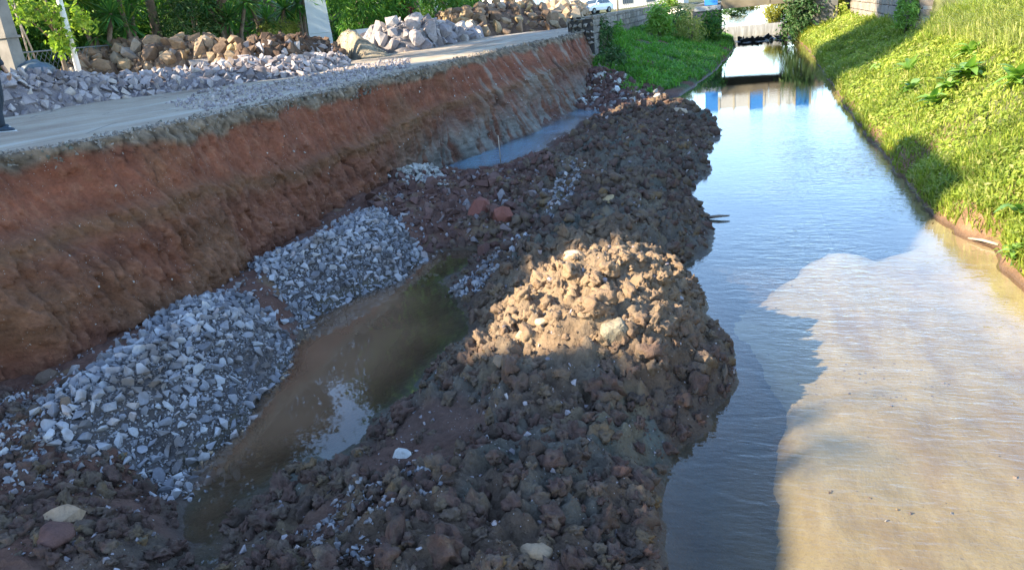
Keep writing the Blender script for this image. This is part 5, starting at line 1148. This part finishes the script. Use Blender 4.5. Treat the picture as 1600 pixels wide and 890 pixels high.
# far street: railing, house, post, people
o = house('far_house', 'white far house with dark openings behind the railing', 'house', -19, -9, 118, 128, 2.4, 7.4, M['whitewall'], [('y', -16.8, 4.1, 1.5, 1.5), ('y', -13.6, 4.1, 1.2, 1.6), ('y', -11.0, 4.1, 1.4, 1.4)])
o = empty('railing', (-14, 108, 2.5), 'dark metal railing across the street behind the white car', 'railing')
MB().box((0, 0, 1.5), (9.4, .06, .06)).build('top_rail', M['darkmetal'], o); MB().box((0, 0, .2), (9.4, .06, .06)).build('bottom_rail', M['darkmetal'], o)
bar = mesh_np('bar', *(lambda m: (np.concatenate(m.v), [np.concatenate(f) for f in m.f.values()]))(MB().box((0, 0, .85), (.05, .04, 1.28))), M['darkmetal'], False)
for i in range(38):
    q = bpy.data.objects.new('bar', bar); COL.objects.link(q); q.parent = o; q.location = (-4.6 + i * .249, 0, 0)
p = atY(965, 16, 92); tag(MB().tube([(0, 0, -.5), (0, 0, 6.5)], [.12, .09], 10).build('lamp_post', M['wood'], None, True, (p[0], p[1], 2.6)), 'slim pale post at the road side right of the white car', 'post')
shrub('yellow_tree', 'yellow green street tree behind the left parapet near the bridge', tuple(atY(1046, 4, 88)), (1.2, 1.2, .9), M['brighttree'], .3, 40, 20, .4, 'tree')

# ------------------------------------------------------------------ car
def car(label, loc, rz):
    o = empty('parked_car', loc, label, 'car'); o.rotation_euler = (0, 0, rz)
    prof = [(-2.05, .32), (-2.08, .62), (-1.98, .92), (-1.80, 1.02), (-1.42, 1.42), (-1.15, 1.49), (.0, 1.50), (.35, 1.45), (1.02, .98), (1.75, .86), (2.02, .68), (2.06, .34)]
    def shell(pts, wf, n=1):
        V = []
        for sg in (-1, 1):
            for x, z in pts: V.append((x, sg * wf(z), z))
        k = len(pts); F = [np.array([[i, (i + 1) % k, k + (i + 1) % k, k + i] for i in range(k)]), np.array([list(range(k))[::-1]]), np.array([list(range(k, 2 * k))])]
        return np.array(V), F
    wf = lambda z: .84 - .20 * max(0, (z - .85)) / .65 - .03 * (z < .4)
    b = MB(); v, f = shell(prof, wf); b.add(v, f); body = b.build('body', M['carpaint'], o)
    bv = body.modifiers.new('b', 'BEVEL'); bv.width = .05; bv.segments = 2; bv.limit_method = 'ANGLE'
    def pane(pts, name):
        m = MB(); m.add(np.array(pts), np.array([list(range(len(pts)))])); q = m.build(name, M['glass'], o); s = q.modifiers.new('s', 'SOLIDIFY'); s.thickness = .012
    pane([(.43, -.62, 1.41), (.43, .62, 1.41), (.99, .74, 1.03), (.99, -.74, 1.03)], 'windscreen'); pane([(-1.46, -.62, 1.42), (-1.46, .62, 1.42), (-1.80, .70, 1.07), (-1.80, -.70, 1.07)], 'rear_window')
    for sg in (-1, 1):
        y0, y1 = sg * .80, sg * .69
        pane([(.30, y1, 1.38), (.86, y0 * 1.0, 1.02), (-.22, y0, 1.02), (-.22, y1, 1.40)], 'side_window'); pane([(-.30, y1, 1.40), (-.30, y0, 1.02), (-1.5, y0, 1.02), (-1.25, y1, 1.38)], 'side_window')
        MB().box((2.0, sg * .58, .70), (.14, .34, .16)).build('headlight', M['lamp'], o); MB().box((-2.03, sg * .62, .80), (.12, .22, .26)).build('tail_light', M['redlamp'], o); MB().box((.62, sg * .92, 1.02), (.16, .18, .13)).build('mirror', M['carpaint'], o)
        for x in (-1.25, 1.28):
            w = MB().tube([(x, sg * .66, .32), (x, sg * .86, .32)], .32, 18).build('wheel', M['tyre'], o); MB().tube([(x, sg * .80, .32), (x, sg * .875, .32)], .19, 12).build('rim', M['metal'], w)
    MB().box((2.05, 0, .48), (.06, 1.1, .16)).build('grille', M['darkmetal'], o); MB().box((2.085, 0, .42), (.02, .42, .11)).build('number_plate', M['metal'], o)
    return o
pc = atY(931, 22, 86); car('white hatchback parked behind the sunlit boulder heap', (pc[0], pc[1], pc[2]), math.radians(-118))

# ------------------------------------------------------------------ stake in the trench
p = at(782, 250, .15); o = tag(MB().tube([p + [0, 0, -.15], p + [0, 0, .62]], [.014, .011], 6).build('stake', M['wood'], None, True), 'thin wooden stake standing before the milky stream', 'stake')
p = at(610, 877, .3); v, f = rock_variant(12, (1, .7, .25), 991); o = tag(link('plastic_scrap', mesh_np('plastic_scrap', v * .035, f, M['bluebit']), None, (p[0], p[1], float(ground(np.array([p[0]]), np.array([p[1]]))[0]) + .02)), 'small blue plastic scrap in the grey rubble near the bottom', 'scrap')

# ------------------------------------------------------------------ person at the left edge
tz = float(road_z(9.4)); toe = at(25, 205, tz); fw = np.array([CM[0][0], CM[1][0], 0]); fw /= np.linalg.norm(fw); sd = np.array([-fw[1], fw[0], 0])
org = toe - fw * .10; org[2] = tz
def skin(name, verts, edges, radii, mat, parent=None, sub=2, root=0):
    me = bpy.data.meshes.new(name); me.from_pydata([tuple(fw * v[0] + sd * v[1] + np.array([0, 0, v[2]])) for v in verts], edges, []); me.materials.append(mat)
    q = link(name, me, parent, tuple(org) if parent is None else (0, 0, 0)); m = q.modifiers.new('skin', 'SKIN'); m.use_smooth_shade = True
    for sv, r_ in zip(me.skin_vertices[0].data, radii): sv.radius = (r_, r_) if not isinstance(r_, tuple) else r_
    me.skin_vertices[0].data[root].use_root = True
    s = q.modifiers.new('sub', 'SUBSURF'); s.levels = sub; s.render_levels = sub; return q
# x forward, y left, z up; right leg (towards the viewer) forward
jt = {'pel': (-.06, 0, .98), 'waist': (-.06, 0, 1.14), 'chest': (-.05, 0, 1.36), 'neck': (-.05, 0, 1.51), 'headb': (-.03, 0, 1.60), 'headt': (-.03, 0, 1.72),
      'hr': (-.05, -.10, .95), 'kr': (-.01, -.11, .52), 'ar': (-.04, -.11, .10), 'hl': (-.07, .10, .95), 'kl': (-.10, .11, .53), 'al': (-.26, .12, .14),
      'sr': (-.06, -.19, 1.43), 'er': (-.12, -.24, 1.16), 'wr': (.02, -.20, .95), 'sl': (-.06, .19, 1.43), 'el': (-.08, .25, 1.15), 'wl': (.06, .24, .93), 'mr': (.05, -.19, .88), 'ml': (.09, .23, .86)}
nm = list(jt); V = [jt[k] for k in nm]; E_ = [(nm.index(a), nm.index(b)) for a, b in [('pel', 'waist'), ('waist', 'chest'), ('chest', 'neck'), ('neck', 'headb'), ('headb', 'headt'), ('pel', 'hr'), ('hr', 'kr'), ('kr', 'ar'), ('pel', 'hl'), ('hl', 'kl'), ('kl', 'al'), ('chest', 'sr'), ('sr', 'er'), ('er', 'wr'), ('wr', 'mr'), ('chest', 'sl'), ('sl', 'el'), ('el', 'wl'), ('wl', 'ml')]]
rad = {'pel': .13, 'waist': .12, 'chest': .14, 'neck': .058, 'headb': .085, 'headt': .085, 'hr': .085, 'kr': .058, 'ar': .04, 'hl': .085, 'kl': .058, 'al': .04, 'sr': .06, 'er': .045, 'wr': .03, 'sl': .06, 'el': .045, 'wl': .03, 'mr': .036, 'ml': .036}
person = skin('person', V, E_, [rad[k] for k in nm], M['skin'])
tag(person, 'person in dark trousers and jacket cut off by the left picture edge', 'person')
for key, s_ in (('m', -1), ('l', 1)):
    h = np.array(jt['mr' if s_ < 0 else 'ml'])
    for i in range(4):
        a = h + [.02 - .018 * i + .01, s_ * .01, -.03]; ln = (.075, .085, .08, .06)[i]; skin('finger', [tuple(a), tuple(a + [.004, -s_ * .006, -ln * .5]), tuple(a + [-.004, -s_ * .022, -ln])], [(0, 1), (1, 2)], [.010, .009, .007], M['skin'], person, 1)
    a = h + [.035, 0, .0]; skin('thumb', [tuple(a), tuple(a + [.02, -s_ * .01, -.03]), tuple(a + [.018, -s_ * .02, -.055])], [(0, 1), (1, 2)], [.012, .011, .008], M['skin'], person, 1)
skin('trousers', [jt['pel'], jt['hr'], jt['kr'], (-.04, -.11, .30), (-.045, -.11, .075), jt['hl'], jt['kl'], (-.18, .115, .33), (-.27, .12, .11), (-.06, 0, 1.06)], [(0, 1), (1, 2), (2, 3), (3, 4), (0, 5), (5, 6), (6, 7), (7, 8), (0, 9)], [.15, .115, .095, .085, .08, .115, .095, .085, .08, .14], M['navy'], person)
skin('jacket', [(-.06, 0, .98), jt['waist'], jt['chest'], (-.05, 0, 1.47), jt['sr'], jt['er'], (.01, -.205, .985), jt['sl'], jt['el'], (.05, .24, .965)], [(0, 1), (1, 2), (2, 3), (2, 4), (4, 5), (5, 6), (2, 7), (7, 8), (8, 9)], [.175, .16, .165, .09, .085, .068, .055, .085, .068, .055], M['navy'], person)
skin('hair', [(-.045, 0, 1.68), (-.055, 0, 1.745)], [(0, 1)], [.098, .07], M['hair'], person)
for s_, base_, ang in ((-1, (-.04, -.11, 0), 0), (1, (-.27, .12, .045), .35)):
    q = skin('shoe', [(base_[0] - .045, base_[1], base_[2] + .055), (base_[0] + .03, base_[1], base_[2] + .062), (base_[0] + .12, base_[1] + s_ * .005, base_[2] + .048), (base_[0] + .20, base_[1], base_[2] + .038)], [(0, 1), (1, 2), (2, 3)], [(.045, .05), (.046, .052), (.046, .036), (.038, .026)], M['shoe'], person)
    m = MB(); th = np.linspace(0, 6.283, 15)[:-1]; loc = np.column_stack([base_[0] + .08 + .155 * np.cos(th), base_[1] + .048 * np.sin(th)])
    top_ = [fw * a + sd * b + np.array([0, 0, base_[2] + .026]) for a, b in loc]; bot_ = [fw * a + sd * b + np.array([0, 0, base_[2] + .002]) for a, b in loc]
    m.add(np.array(bot_ + top_), [np.array([[i, (i + 1) % 14, 14 + (i + 1) % 14, 14 + i] for i in range(14)]), np.array([list(range(14))[::-1], list(range(14, 28))])]); m.build('sole', M['sole'], q)
# head details: nose, ears, eyes
for nme, p_, r_ in (('nose', (.06, 0, 1.645), .016), ('ear', (-.035, .085, 1.65), .02), ('ear', (-.035, -.085, 1.65), .02)):
    skin(nme, [p_, (p_[0] - .01, p_[1], p_[2] + .03)], [(0, 1)], [r_, r_ * .7], M['skin'], person, 1)
